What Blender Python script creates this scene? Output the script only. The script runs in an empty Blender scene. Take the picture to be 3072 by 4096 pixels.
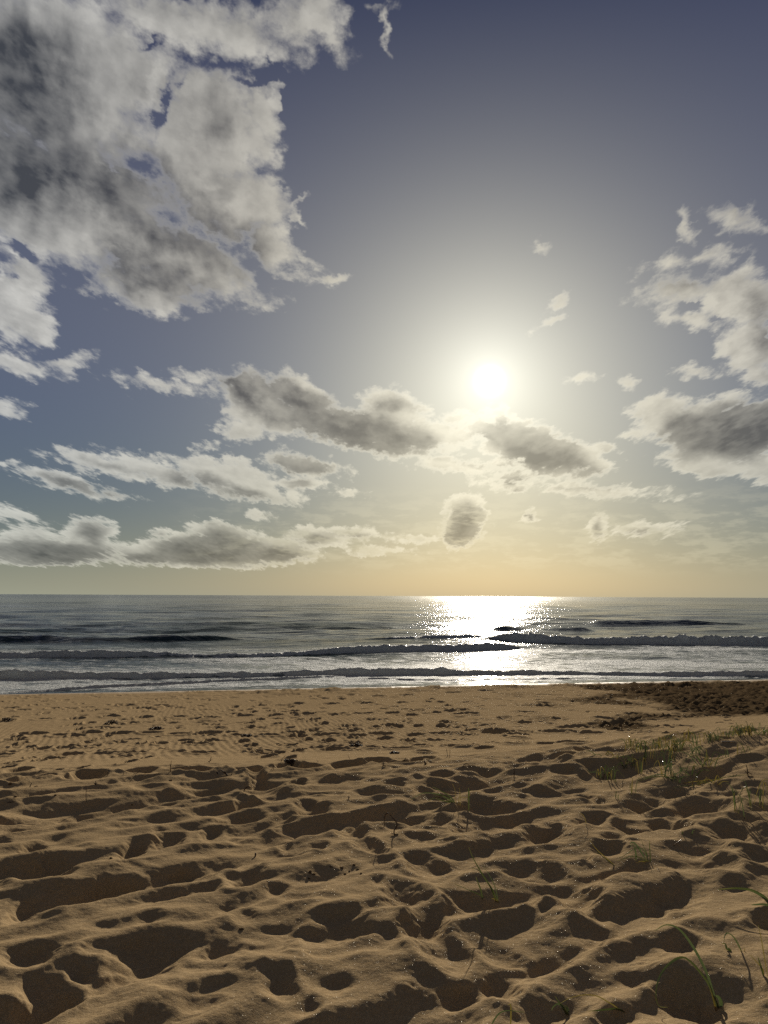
import bpy, math, random
import numpy as np
from mathutils import Vector, Matrix

scene = bpy.context.scene
COL = scene.collection
R = math.radians

# ------------------------------------------------------------------ camera
CAM_Z = 3.05                       # eye height above the sea
F = 769.0                          # focal length in pixels of a 768 x 1024 frame
PITCH, ROLL = R(6.22), R(0.276)
SUN_AZ, SUN_EL = 7.96, 15.78       # degrees; azimuth to the right of +Y

def ray(px, py):
    x, y = (px - 384) / F, (512 - py) / F
    x, y = x * math.cos(ROLL) - y * math.sin(ROLL), x * math.sin(ROLL) + y * math.cos(ROLL)
    return np.array([x, math.cos(PITCH) - y * math.sin(PITCH), math.sin(PITCH) + y * math.cos(PITCH)])

def azel(px, py):
    v = ray(px, py); v = v / np.linalg.norm(v)
    return math.degrees(math.atan2(v[0], v[1])), math.degrees(math.asin(v[2]))

def sea_point(px, py):             # source-photo pixels (3072 wide) -> point at sea level
    v = ray(px / 4, py / 4); s = -CAM_Z / v[2]
    return v[0] * s, v[1] * s

cam_d = bpy.data.cameras.new('camera'); cam = bpy.data.objects.new('camera', cam_d); COL.objects.link(cam)
cam_d.sensor_fit = 'VERTICAL'; cam_d.sensor_height = 36; cam_d.lens = 36 * F / 1024
cam_d.clip_start = 0.05; cam_d.clip_end = 60000
cam.location = (0, 0, CAM_Z)
right = Vector((math.cos(0), 0, 0)); 
M = Matrix.Rotation(math.pi / 2 + PITCH, 4, 'X') @ Matrix.Rotation(ROLL, 4, 'Z')
cam.matrix_world = Matrix.Translation((0, 0, CAM_Z)) @ M
scene.camera = cam
scene.view_settings.view_transform = 'Standard'; scene.view_settings.look = 'None'
scene.view_settings.exposure = 0; scene.view_settings.gamma = 1
scene.render.engine = 'CYCLES'
scene.cycles.max_bounces = 6; scene.cycles.diffuse_bounces = 3; scene.cycles.glossy_bounces = 3
scene.cycles.use_denoising = False
scene.cycles.sample_clamp_indirect = 4

# ------------------------------------------------------------------ node helpers
class NT:
    def __init__(s, tree): s.t = tree; s.n = tree.nodes; s.l = tree.links
    def set(s, sock, v):
        if v is None: return
        if isinstance(v, bpy.types.NodeSocket): s.l.new(v, sock)
        else:
            try: sock.default_value = v
            except TypeError: sock.default_value = (v, v, v)
            except ValueError: sock.default_value = tuple(v) + (1,)
    def math(s, op, a, b=None, c=None, clamp=False):
        n = s.n.new('ShaderNodeMath'); n.operation = op; n.use_clamp = clamp
        for i, v in enumerate((a, b, c)): s.set(n.inputs[i], v)
        return n.outputs[0]
    def vmath(s, op, a, b=None, c=None, out=0):
        n = s.n.new('ShaderNodeVectorMath'); n.operation = op
        s.set(n.inputs[0], a)
        if op == 'SCALE': s.set(n.inputs['Scale'], b)
        else:
            s.set(n.inputs[1], b); s.set(n.inputs[2], c)
        return n.outputs[1] if op in ('LENGTH', 'DOT_PRODUCT', 'DISTANCE') else n.outputs[0]
    def mix(s, f, a, b, mode='MIX'):
        n = s.n.new('ShaderNodeMix'); n.data_type = 'RGBA'; n.blend_type = mode
        s.set(n.inputs[0], f); s.set(n.inputs[6], a); s.set(n.inputs[7], b)
        return n.outputs[2]
    def step(s, x, lo, hi, a=0., b=1., kind='SMOOTHSTEP'):
        n = s.n.new('ShaderNodeMapRange'); n.interpolation_type = kind
        for i, v in enumerate((x, lo, hi, a, b)): s.set(n.inputs[i], v)
        return n.outputs[0]
    def noise(s, vec, scale, detail=2, rough=.5, dist=0., lac=2., color=False, dim='3D'):
        n = s.n.new('ShaderNodeTexNoise'); n.noise_dimensions = dim
        s.set(n.inputs['Vector'], vec); s.set(n.inputs['Scale'], scale); s.set(n.inputs['Detail'], detail)
        s.set(n.inputs['Roughness'], rough); s.set(n.inputs['Distortion'], dist); s.set(n.inputs['Lacunarity'], lac)
        return n.outputs[1] if color else n.outputs[0]
    def voro(s, vec, scale, feature='F1', out=0, dim='3D', rnd=1.):
        n = s.n.new('ShaderNodeTexVoronoi'); n.feature = feature; n.voronoi_dimensions = dim
        s.set(n.inputs['Vector'], vec); s.set(n.inputs['Scale'], scale); s.set(n.inputs['Randomness'], rnd)
        return n.outputs[out]
    def comb(s, x, y, z):
        n = s.n.new('ShaderNodeCombineXYZ')
        for i, v in enumerate((x, y, z)): s.set(n.inputs[i], v)
        return n.outputs[0]
    def sep(s, v):
        n = s.n.new('ShaderNodeSeparateXYZ'); s.set(n.inputs[0], v); return n.outputs

def new_mat(name):
    m = bpy.data.materials.new(name); m.use_nodes = True
    t = NT(m.node_tree); b = t.n['Principled BSDF']
    return m, t, b

def tag(o, label=None, cat=None, group=None, kind=None):
    if label: o['label'] = label
    if cat: o['category'] = cat
    if group: o['group'] = group
    if kind: o['kind'] = kind
    return o

def mesh_obj(name, verts, faces, mat, parent=None, smooth=True):
    me = bpy.data.meshes.new(name); me.from_pydata(verts, [], faces); me.update()
    if smooth: me.polygons.foreach_set('use_smooth', [True] * len(me.polygons))
    me.materials.append(mat)
    o = bpy.data.objects.new(name, me); COL.objects.link(o)
    if parent: o.parent = parent
    return o

def grid_mesh(name, X, Y, Z, mat, keep=None):
    """rows x cols vertex arrays -> one quad mesh"""
    nr, nc = X.shape
    co = np.stack([X, Y, Z], -1).reshape(-1, 3).astype(np.float32)
    i = np.arange(nr * nc, dtype=np.int32).reshape(nr, nc)
    q = np.stack([i[:-1, :-1], i[:-1, 1:], i[1:, 1:], i[1:, :-1]], -1).reshape(-1, 4)
    me = bpy.data.meshes.new(name)
    me.vertices.add(len(co)); me.vertices.foreach_set('co', co.ravel())
    me.loops.add(q.size); me.loops.foreach_set('vertex_index', q.ravel())
    me.polygons.add(len(q)); me.polygons.foreach_set('loop_start', np.arange(0, q.size, 4, dtype=np.int32))
    me.polygons.foreach_set('use_smooth', np.ones(len(q), dtype=bool))
    me.update(calc_edges=True)
    me.materials.append(mat)
    o = bpy.data.objects.new(name, me); COL.objects.link(o)
    return o

def sstep(a, b, x):
    t = np.clip((x - a) / (b - a), 0, 1); return t * t * (3 - 2 * t)

_tab = {}
def vnoise(x, y, seed):            # smooth value noise, -1..1
    if seed not in _tab: _tab[seed] = np.random.RandomState(seed).uniform(-1, 1, (256, 256)).astype(np.float32)
    T = _tab[seed]
    xi = np.floor(x).astype(np.int64); yi = np.floor(y).astype(np.int64)
    fx = x - xi; fy = y - yi; fx = fx * fx * (3 - 2 * fx); fy = fy * fy * (3 - 2 * fy)
    a, b, c, d = xi & 255, (xi + 1) & 255, yi & 255, (yi + 1) & 255
    return (T[c, a] * (1 - fx) + T[c, b] * fx) * (1 - fy) + (T[d, a] * (1 - fx) + T[d, b] * fx) * fy

def fan(az, d):                    # polar fan of points around the camera foot
    A, D = np.meshgrid(np.radians(az), d)
    return D * np.sin(A), D * np.cos(A)
# ------------------------------------------------------------------ sky: Nishita + haze + clouds, all in world directions
world = bpy.data.worlds.new("World"); scene.world = world; world.use_nodes = True
T = NT(world.node_tree); T.n.clear()
K = 768 / 1659
# (cx, cy, rx, ry, rotation deg, core depth, softness) measured on the cloud outlines, turned into azimuth / elevation
CLOUDS = [
 (130,170,330,230,0),(420,50,300,90,0),(660,40,110,70,0),(700,75,70,45,25),(450,300,150,170,0),(560,240,50,90,0),(500,430,125,110,0),
 (120,420,330,180,0),(300,520,330,90,14),(590,530,80,60,35),(620,588,110,26,5),(715,597,66,12,-4,1.),(330,620,170,62,5),(420,590,110,60,0),
 (30,640,75,105,0),(90,700,40,50,0),(60,790,90,24,5),(150,775,60,14,-15),(20,885,40,14,0),(645,428,44,13,-25,.95),(642,478,32,13,45,.95),(665,560,50,22,40,.9),(590,330,26,40,0,.8),(830,45,15,68,8,1.1),(800,5,60,16,0),
 (1590,475,80,32,20,1.1),(1490,490,24,48,-10,1.1),(1450,560,95,24,-8),(1550,550,70,36,10),(1480,625,130,44,0),(1600,640,110,80,0),(1480,690,90,30,20),(1620,750,80,60,15),(1640,810,40,30,0),
 (1500,800,35,20,0),(1160,530,32,17,0,.75),(1205,655,32,20,-30,.8),(1190,690,36,15,-20,.8),(1270,818,26,8,0),(1365,832,26,12,20),
 (1580,930,170,72,0),(1430,900,70,45,10),(1530,1000,110,32,15),(1640,1010,60,32,0),(1375,943,30,9,0),(1440,880,50,30,0),
 (370,835,110,17,3),(430,806,32,9,0),(560,870,110,60,25),(640,855,80,45,15),(740,920,230,42,14),(850,880,70,38,10),(880,930,110,50,14),(520,930,50,26,0),
 (990,905,60,16,0),(1080,905,30,24,0),(1150,965,150,52,20),(1050,925,70,26,10),(940,930,90,30,8),(1250,990,70,30,20),(1310,970,32,12,10),(980,1005,80,17,5),(1110,1030,55,16,0),(1070,1005,70,10,0),
 (1100,1050,50,10,5),(1290,1060,140,13,6),(1250,1052,50,14,0),
 (655,1005,90,26,6),(650,1045,55,14,0),(480,1020,120,30,8),(330,1015,120,26,12),(200,995,90,20,8),(160,1045,110,18,14),(540,1060,110,22,8),(440,970,24,7,0),(8,995,18,11,0),(560,1115,22,9,15),(748,1068,20,6,0),
 (110,1190,170,34,0),(60,1160,70,22,0),(195,1150,55,32,0),(330,1195,90,26,0),(345,1152,24,13,0),(460,1190,150,42,0),(480,1150,75,22,8),(590,1190,100,28,0),(690,1160,70,22,0),(770,1155,40,13,0),(35,1115,52,10,8),
 (820,1192,50,7,0),
 (1006,1118,50,46,0,1.25),(990,1152,36,36,0,.9),(1008,1088,34,26,0,.8),(1140,1112,17,10,0),(1385,1145,52,12,0),(1440,1140,34,6,-8),(1290,1140,22,28,20),
 (900,1165,45,9,0),
]
HOLES = [(355,230,16,80,14),(385,190,40,12,-40),(262,368,55,9,30),(45,545,40,22,0),(282,552,34,14,8),(470,420,42,22,0),(590,400,34,12,10),(585,150,30,40,0),(610,215,22,50,0),(545,170,60,16,-20),(330,95,60,12,-30),(20,600,20,26,0),
 (1500,655,34,10,0),(1545,690,40,10,0),(1590,555,30,14,0),(300,1262,600,40,0)]
DARK = [(40,270,250,260,15,2.4),(310,430,350,110,24,2.4),(60,80,130,90,0,1.),(340,600,190,62,10,1.),(490,260,50,80,10,.5),(150,600,90,50,0,.7),(520,520,90,50,25,.9),(640,60,80,20,0,.2),(250,180,80,60,0,.3),
 (580,850,130,55,24,1.3),(690,900,210,58,16,1.4),(820,945,140,44,10,1.3),(850,870,60,26,0,.6),(1150,965,135,58,22,1.2),(1250,1010,60,26,20,.8),(1600,930,190,72,0,1.6),(1450,930,50,30,0,.6),(1470,615,110,28,0,.5),(1640,700,40,50,0,.4),
 (665,1003,95,26,6,1.2),(650,1046,45,12,0,.7),(530,1068,90,18,8,.8),(180,1052,115,16,13,.8),(430,1040,110,16,10,.5),(250,1010,80,8,14,.3),
 (100,1196,190,34,0,1.2),(200,1150,42,34,0,.6),(460,1190,150,44,0,1.3),(480,1150,60,18,0,.6),(580,1200,100,24,0,.9),(330,1208,80,18,0,.7),(690,1165,50,16,0,.5),(345,1152,18,8,0,.4),(770,1156,30,8,0,.4),
 (1000,1136,60,56,-10,2.0),(1140,1112,22,14,0,1.2),(1385,1150,46,9,0,.7),(1110,1035,45,10,0,.6),(1290,1058,50,9,0,.4),(1290,1142,14,22,0,.5),(1060,1010,60,9,10,.3),(1110,1060,50,8,5,.4),(1220,1056,40,8,0,.4)]

def to_ae(b):
    cx, cy, rx, ry, rot = b[:5]
    a0, e0 = azel(cx * K, cy * K)
    a1, _ = azel((cx + rx) * K, cy * K); a2, _ = azel((cx - rx) * K, cy * K)
    _, e1 = azel(cx * K, (cy + ry) * K); _, e2 = azel(cx * K, (cy - ry) * K)
    return a0, e0, abs(a1 - a2) / 2, abs(e2 - e1) / 2, -R(rot)

def near_tile(b, cap, tile):
    a, e, ra, re, rot = to_ae(b); w = b[5] if len(b) > 5 else min(min(ra, re), cap)
    a0, a1, e0, e1 = tile; best = 9e9
    for i in range(13):
        for j in range(9):
            x, y = a0 + (a1 - a0) * i / 12 - a, e0 + (e1 - e0) * j / 8 - e
            u, v = x * math.cos(rot) + y * math.sin(rot), -x * math.sin(rot) + y * math.cos(rot)
            best = min(best, math.hypot(u / ra, v / re) - 2.2 / min(ra, re))
    return w * (1 - best) > -1.7

def blob_chain(t, vec, blobs, cap, smooth, tile=None):
    cur = None
    if tile: blobs = [b for b in blobs if near_tile(b, cap, tile)]
    if not blobs: return t.math('MULTIPLY', t.sep(vec)[0], 0.) if False else None
    for k, b in enumerate(blobs):
        if k % 6 == 5:             # tie the next few nodes to the running value, so that the compiler works through them in order
            c_ = t.math('MULTIPLY', cur, 1e-7)
            vec = t.vmath('ADD', vec, t.comb(c_, c_, 0.))
        a, e, ra, re, rot = to_ae(b)
        m = t.n.new('ShaderNodeMapping'); m.vector_type = 'TEXTURE'
        t.set(m.inputs[0], vec)
        m.inputs['Location'].default_value = (a, e, 0); m.inputs['Rotation'].default_value = (0, 0, rot)
        m.inputs['Scale'].default_value = (ra, re, 1)
        ln = t.vmath('LENGTH', m.outputs[0])
        w = min(min(ra, re), cap)
        if len(b) > 5: w = b[5]
        v = t.math('MULTIPLY_ADD', ln, -w, w)
        if cur is None: cur = v
        else:
            cur = t.math('SMOOTH_MAX', cur, v, smooth)
    return cur

# density group of one part of the sky: azimuth/elevation -> signed density (about degrees inside the outline)
def density_group(tile):
    g = bpy.data.node_groups.new('cloud_density', 'ShaderNodeTree')
    g.interface.new_socket('P', in_out='INPUT', socket_type='NodeSocketVector')
    g.interface.new_socket('D', in_out='OUTPUT', socket_type='NodeSocketFloat')
    G = NT(g); gi = g.nodes.new('NodeGroupInput'); go = g.nodes.new('NodeGroupOutput')
    P = gi.outputs[0]
    ps = G.sep(P)
    e8 = G.math('MAXIMUM', G.math('ADD', ps[1], 8.), 2.)
    QX = G.math('DIVIDE', G.math('MULTIPLY', ps[0], 12.), e8)
    QY = G.math('MULTIPLY', G.math('LOGARITHM', e8, math.e), 17.)
    Q = G.comb(QX, QY, 0.)
    w1 = G.vmath('SUBTRACT', G.noise(Q, .55, 3, .55, color=True), (.5, .5, .5))
    w2 = G.vmath('SUBTRACT', G.noise(Q, 2.6, 3, .6, color=True), (.5, .5, .5))
    warp = G.vmath('ADD', G.vmath('MULTIPLY', w1, (2.6, 1.8, 0)), G.vmath('MULTIPLY', w2, (1.25, 1.1, 0)))
    fall = G.math('DIVIDE', e8, 24.)                      # far, low clouds are finer
    PW = G.vmath('ADD', P, G.vmath('SCALE', warp, fall))
    body = blob_chain(G, PW, CLOUDS, 3.4, .25, tile)
    if body is None: body = G.math('MULTIPLY_ADD', ps[1], 1e-6, -1.6)
    hole = blob_chain(G, PW, HOLES, 1.6, .1, tile)
    if hole is not None: body = G.math('SUBTRACT', body, G.math('MULTIPLY', G.math('MAXIMUM', hole, 0.), 2.2))
    fb = G.math('SUBTRACT', G.noise(Q, .9, 9, .58), .5)
    fine = G.math('SUBTRACT', G.noise(Q, 4.5, 6, .65, .4), .5)
    bill = G.math('SUBTRACT', .42, G.voro(G.vmath('ADD', Q, G.vmath('SCALE', w2, .8)), 2.2, 'SMOOTH_F1', dim='2D'))
    amp = G.step(ps[1], 0., 30., .45, 1.35, 'LINEAR')
    n = G.math('ADD', G.math('MULTIPLY', fb, 2.1), G.math('ADD', G.math('MULTIPLY', fine, .6), G.math('MULTIPLY', bill, .55)))
    dens = G.math('ADD', G.math('ADD', G.step(ps[1], 14., 24., .12, -.22), body), G.math('MULTIPLY', n, amp))
    G.l.new(dens, go.inputs[0])
    return g

tc = T.n.new('ShaderNodeTexCoord'); d = T.vmath('NORMALIZE', tc.outputs['Generated'])
dx, dy, dz = T.sep(d)
az = T.math('MULTIPLY', T.math('ARCTAN2', dx, dy), 57.29578)
el = T.math('MULTIPLY', T.math('ARCSINE', dz), 57.29578)
sv = (math.sin(R(SUN_AZ)) * math.cos(R(SUN_EL)), math.cos(R(SUN_AZ)) * math.cos(R(SUN_EL)), math.sin(R(SUN_EL)))
th = T.math('MULTIPLY', T.math('ARCCOSINE', T.math('MINIMUM', T.vmath('DOT_PRODUCT', d, sv), .9999999)), 57.29578)
sk = T.n.new('ShaderNodeTexSky'); sk.sky_type = 'NISHITA'; sk.sun_disc = False
sk.sun_elevation = R(SUN_EL); sk.sun_rotation = R(SUN_AZ)
sk.air_density = 1; sk.dust_density = 1.5; sk.ozone_density = 2
nish = T.vmath('SCALE', sk.outputs[0], .12)           # background strength is 0.1
ex = lambda x, k: T.math('EXPONENT', T.math('MULTIPLY', x, -1. / k))
elc = T.math('MAXIMUM', el, 0.)
da = T.math('SUBTRACT', az, SUN_AZ)
COEF = [[0.313, 0.2831, 0.402], [-0.2484, -0.2286, -0.2793], [0.4669, 0.4596, 0.4725], [0.2641, 0.3016, 0.0858],
        [-0.1873, -0.1525, -0.0868], [0.3967, 0.3595, 0.2947], [-0.1912, -0.1601, -0.0805], [-0.4155, -0.3286, -0.4523]]
terms = [T.math('MULTIPLY', T.math('MINIMUM', elc, 42.), 1 / 40), ex(th, 4), ex(th, 10), ex(th, 25), ex(elc, 4),
         T.math('MULTIPLY', ex(elc, 4), T.math('EXPONENT', T.math('MULTIPLY', T.math('MULTIPLY', da, da), -1 / 648))), ex(elc, 14)]
acc = T.comb(*[c for c in COEF[0]])
for tm, c in zip(terms, COEF[1:]):
    acc = T.vmath('MULTIPLY_ADD', T.comb(tm, tm, tm), tuple(c), acc)
skyc = T.vmath('ADD', T.vmath('SCALE', nish, .1), acc)
skyc = T.vmath('MAXIMUM', skyc, (.02, .025, .04))
lum = T.vmath('DOT_PRODUCT', skyc, (.25, .55, .20))
hi_ = T.step(el, 3., 25.)
far_ = T.step(th, 10., 42.)
grey = T.vmath('MULTIPLY', T.comb(lum, lum, lum), T.mix(far_, (1.06, 1.0, .88, 1), (.89, 1.04, 1.16, 1)))
skyc = T.mix(T.math('MULTIPLY', hi_, .42), skyc, grey)
skyc = T.vmath('SCALE', skyc, T.math('MULTIPLY_ADD', T.math('MULTIPLY', hi_, far_), .03, T.step(th, 6., 32., 1.05, 1.0)))
halo = T.math('MULTIPLY', T.math('EXPONENT', T.math('MULTIPLY', T.math('POWER', T.math('DIVIDE', th, 15.), 2.), -1.)), .040)
skyc = T.vmath('ADD', skyc, T.vmath('SCALE', (1., .90, .66), halo))

skyc_ = skyc; DIR = T.comb(az, el, th)
def sky_part(tile):
    g = density_group(tile)
    tree = bpy.data.node_groups.new('sky_part', 'ShaderNodeTree')
    tree.interface.new_socket('sky', in_out='INPUT', socket_type='NodeSocketVector')
    tree.interface.new_socket('direction', in_out='INPUT', socket_type='NodeSocketVector')
    tree.interface.new_socket('out', in_out='OUTPUT', socket_type='NodeSocketShader')
    S = NT(tree); si = S.n.new('NodeGroupInput'); so = S.n.new('NodeGroupOutput')
    skyc = si.outputs[0]; az, el, th = S.sep(si.outputs[1]); Pd = S.comb(az, el, 0.)
    ex = lambda x, k: S.math('EXPONENT', S.math('MULTIPLY', x, -1. / k))
    def dens(vec):
        nd = S.n.new('ShaderNodeGroup'); nd.node_tree = g; S.set(nd.inputs[0], vec); return nd.outputs[0]
    D0 = dens(Pd)
    tow = S.vmath('NORMALIZE', S.vmath('SUBTRACT', (SUN_AZ, SUN_EL + 3, 0), Pd))
    offl = S.step(el, 0., 30., .3, 1.2, 'LINEAR')
    D1 = dens(S.vmath('ADD', Pd, S.vmath('MULTIPLY', tow, S.comb(offl, offl, 0.))))
    sc_ = S.step(el, 0., 30., .5, 1.3, 'LINEAR')           # density scale at this height
    Dn = S.math('DIVIDE', D0, sc_)
    alpha = S.step(Dn, -.12, S.step(el, 4., 25., .5, .85))
    alpha = S.math('MULTIPLY', alpha, S.math('MULTIPLY_ADD', S.step(Dn, 0., 1.2), .12, .88))
    facing = S.math('DIVIDE', S.math('SUBTRACT', D0, D1), sc_)
    e8b = S.math('MAXIMUM', S.math('ADD', el, 8.), 2.)
    QB = S.comb(S.math('MULTIPLY', az, .45), S.math('MULTIPLY', S.math('LOGARITHM', e8b, math.e), 12.), 3.)
    wn_ = S.vmath('SUBTRACT', S.noise(QB, 1., 4, .55, color=True), (.5, .5, .5))
    PS = S.vmath('ADD', Pd, S.vmath('SCALE', S.vmath('MULTIPLY', wn_, (2.8, 2.2, 0)), S.math('DIVIDE', e8b, 24.)))
    core = blob_chain(S, PS, DARK, 1.6, .3, tile)
    if core is None: core = S.math('MULTIPLY_ADD', el, 1e-6, -1.)
    cn = S.math('MULTIPLY', S.math('SUBTRACT', S.noise(QB, .8, 5, .5), .5), S.step(el, 5., 28., .8, 1.7, 'LINEAR'))
    cd = S.math('ADD', core, cn)
    lip = S.math('EXPONENT', S.math('MULTIPLY', S.math('POWER', S.math('DIVIDE', S.math('ADD', cd, S.step(el, 8., 25., .28, .5)), S.step(el, 8., 25., .2, .4)), 2.), -1.))
    core = S.step(cd, S.step(el, 14., 28., -.2, -.35, 'LINEAR'), S.step(el, 14., 28., .5, 1.3, 'LINEAR'))
    dn = S.noise(QB, .55, 4, .5)
    QO = S.vmath('ADD', QB, S.vmath('MULTIPLY', tow, (.26, .30, 0)))
    relief = S.math('SUBTRACT', S.noise(QB, .9, 2, .45), S.noise(QO, .9, 2, .45))
    thick = S.step(Dn, .1, 2.)
    shade = S.math('MULTIPLY_ADD', core, S.step(el, 10., 26., .64, .82), S.math('MULTIPLY', thick, .34))
    shade = S.math('ADD', shade, S.math('MULTIPLY', S.math('SUBTRACT', dn, .42), .85))
    shade = S.math('SUBTRACT', shade, S.math('MULTIPLY', S.math('MAXIMUM', S.math('MINIMUM', facing, 1.), -.8), S.step(el, 6., 20., .16, .42)))
    shade = S.math('SUBTRACT', S.math('SUBTRACT', shade, S.math('MULTIPLY', lip, .13)), S.math('MULTIPLY', relief, S.step(el, 4., 18., .35, .9)))
    shade = S.math('MULTIPLY', S.step(shade, S.step(el, 14., 26., -.12, -.42), S.step(el, 14., 26., 1.2, 1.38), 0., 1., 'LINEAR'), S.step(Dn, 0., .75))
    brightc = S.vmath('ADD', S.vmath('SCALE', skyc, .6), S.mix(S.step(th, 8., 45.), (.46, .42, .32, 1), (.52, .51, .46, 1)))
    darkc = S.vmath('ADD', S.vmath('SCALE', skyc, S.step(th, 8., 40., .34, .16)), S.mix(S.step(th, 8., 40.), (.06, .05, .038, 1), (.042, .046, .050, 1)))
    cloudc = S.mix(shade, brightc, darkc)
    rim = S.math('MULTIPLY', S.math('MULTIPLY', S.step(Dn, .75, .1), S.math('EXPONENT', S.math('MULTIPLY', th, -1 / 14.))), .30)
    cloudc = S.vmath('ADD', cloudc, S.vmath('SCALE', (1., .93, .78), rim))
    col = S.mix(alpha, skyc, cloudc)
    # thin cream veil of distant cloudlets low over the sea, under the sun
    vn = S.noise(S.comb(S.math('MULTIPLY', az, .5), S.math('MULTIPLY', el, 1.7), 7.), .9, 7, .62)
    veil = S.math('MULTIPLY', S.step(vn, .44, .62), S.math('MULTIPLY', S.step(el, 1.2, 3.), S.step(el, 9., 5.)))
    veil = S.math('MULTIPLY', veil, S.math('MULTIPLY', S.step(az, -18., -4.), .6))
    col = S.mix(veil, col, S.vmath('ADD', S.vmath('SCALE', skyc, .85), (.20, .18, .125)))
    # the sun's own glare
    gl = S.math('ADD', S.math('MULTIPLY', S.math('EXPONENT', S.math('MULTIPLY', S.math('POWER', S.math('DIVIDE', th, .62), 2.), -1.)), 3.), S.math('MULTIPLY', ex(th, 2.), .15))
    col = S.vmath('ADD', col, S.vmath('MULTIPLY', S.comb(gl, gl, gl), (1., .98, .9)))
    bg = S.n.new('ShaderNodeBackground'); bg.inputs[1].default_value = .1
    S.l.new(S.vmath('SCALE', col, 10.), bg.inputs[0]); S.l.new(bg.outputs[0], so.inputs[0])
    nd = T.n.new('ShaderNodeGroup'); nd.node_tree = tree
    T.l.new(skyc_, nd.inputs[0]); T.l.new(DIR, nd.inputs[1])
    return nd.outputs[0]

def pick(x, limit, lo, hi):        # lo below the limit, hi above it
    m = T.n.new('ShaderNodeMixShader'); T.l.new(T.math('GREATER_THAN', x, limit), m.inputs[0])
    T.l.new(lo, m.inputs[1]); T.l.new(hi, m.inputs[2]); return m.outputs[0]

bgp = T.n.new('ShaderNodeBackground'); bgp.inputs[1].default_value = .1
# unseen sky mixed towards cloud grey, its level set to fill sand shadows and foam
T.l.new(T.vmath('SCALE', T.mix(T.step(th, 40., 75., 0., .7), skyc, (.080, .084, .088, 1)), 10.), bgp.inputs[0]); plain = bgp.outputs[0]
AZ = [-42, -17, -8, 3, 14, 42]; EL = [-.2, 6.3, 13., 22., 52.]
def column(i):
    p = [sky_part((AZ[i], AZ[i + 1], EL[j], EL[j + 1])) for j in range(4)]
    return pick(el, EL[2], pick(el, EL[1], p[0], p[1]), pick(el, EL[3], p[2], p[3]))
c5 = [column(i) for i in range(5)]
front = pick(az, AZ[2], pick(az, AZ[1], c5[0], c5[1]), pick(az, AZ[4], pick(az, AZ[3], c5[2], c5[3]), c5[4]))
inside = T.math('MULTIPLY', T.math('LESS_THAN', T.math('ABSOLUTE', az), 42.), T.math('MULTIPLY', T.math('GREATER_THAN', el, -.2), T.math('LESS_THAN', el, 52.)))
wo = T.n.new('ShaderNodeOutputWorld'); T.l.new(pick(inside, .5, plain, front), wo.inputs[0])
world.cycles.sampling_method = 'MANUAL'; world.cycles.sample_map_resolution = 512

sun_d = bpy.data.lights.new('sun', 'SUN'); sun_d.energy = 5.0; sun_d.angle = R(.53); sun_d.color = (1, .90, .74)
sun = bpy.data.objects.new('sun', sun_d); COL.objects.link(sun)
sun.rotation_euler = Vector(sv).to_track_quat('Z', 'Y').to_euler()
# ------------------------------------------------------------------ the beach
# shoreline y = Y0 + SL * x from two points of the waterline
_l = sea_point(0, 2783); _r = sea_point(3072, 2722)
SL = (_r[1] - _l[1]) / (_r[0] - _l[0]); Y0 = _l[1] - SL * _l[0]
OFF = Y0 - 24.3
_hy = np.array([-6000, -400, -60, -10, 0, 3, 5.2, 6.3, 7.2, 8.5, 10, 12, 14, 17, 21, 23, 24.3, 27, 35, 60, 400, 30000])
_hz = np.array([9, 5, 2.6, 1.75, 1.50, 1.50, 1.46, 1.38, 1.26, 1.10, .95, .80, .68, .50, .30, .20, 0.0, -.22, -.9, -3, -20, -40])
def base_z(x, y):
    t = y - SL * x - OFF
    tt = np.asarray(t, dtype=np.float64)
    z = sum(np.interp(tt + o, _hy, _hz) for o in (-.45, -.2, 0, .2, .45)) / 5
    z = z + .28 * np.exp(-((x - 4.8) / 2.4) ** 2 - ((y - 8.0) / 2.0) ** 2)       # grassy mound on the right
    #z = z + .10 * np.exp(-((x + 1.5) / 3.) ** 2 - ((y - 3.6) / 1.4) ** 2) - .05 * np.exp(-((x - 1.2) / 1.) ** 2 - ((y - 2.6) / .8) ** 2)
    return z

def ground_point(px, py):          # source-photo pixels -> point on the smooth ground
    v = ray(px / 4, py / 4); s = 1.0
    prev = 1.0
    while s < 80:
        if CAM_Z + v[2] * s < float(base_z(v[0] * s, v[1] * s)): break
        prev = s; s *= 1.01
    lo, hi = prev, s
    for _ in range(20):
        m = (lo + hi) / 2
        if CAM_Z + v[2] * m < float(base_z(v[0] * m, v[1] * m)): hi = m
        else: lo = m
    return v[0] * hi, v[1] * hi

# detail height raster
CELL = .0125; RX0, RY0 = -20., -2.; NX, NY = 3200, 2600
rs = np.random.RandomState(7)
def gnoise(sx, sy, rot=0., seed=0):          # gaussian-filtered noise, unit variance; sx, sy in metres
    n = np.random.RandomState(seed).standard_normal((NY, NX)).astype(np.float32)
    fy = np.fft.fftfreq(NY, CELL)[:, None].astype(np.float32); fx = np.fft.rfftfreq(NX, CELL)[None].astype(np.float32)
    c, s = math.cos(rot), math.sin(rot)
    u = fx * c + fy * s; v = -fx * s + fy * c
    f = np.exp(-2 * math.pi ** 2 * ((u * sx) ** 2 + (v * sy) ** 2)).astype(np.float32)
    o = np.fft.irfft2(np.fft.rfft2(n) * f, s=(NY, NX)).astype(np.float32)
    return (o - o.mean()) / o.std()
gx = (RX0 + CELL * np.arange(NX)).astype(np.float32)[None]; gy = (RY0 + CELL * np.arange(NY)).astype(np.float32)[:, None]
gt = gy - SL * gx - OFF
H = np.zeros((NY, NX), np.float32); PIT = np.zeros((NY, NX), np.float32)

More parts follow.
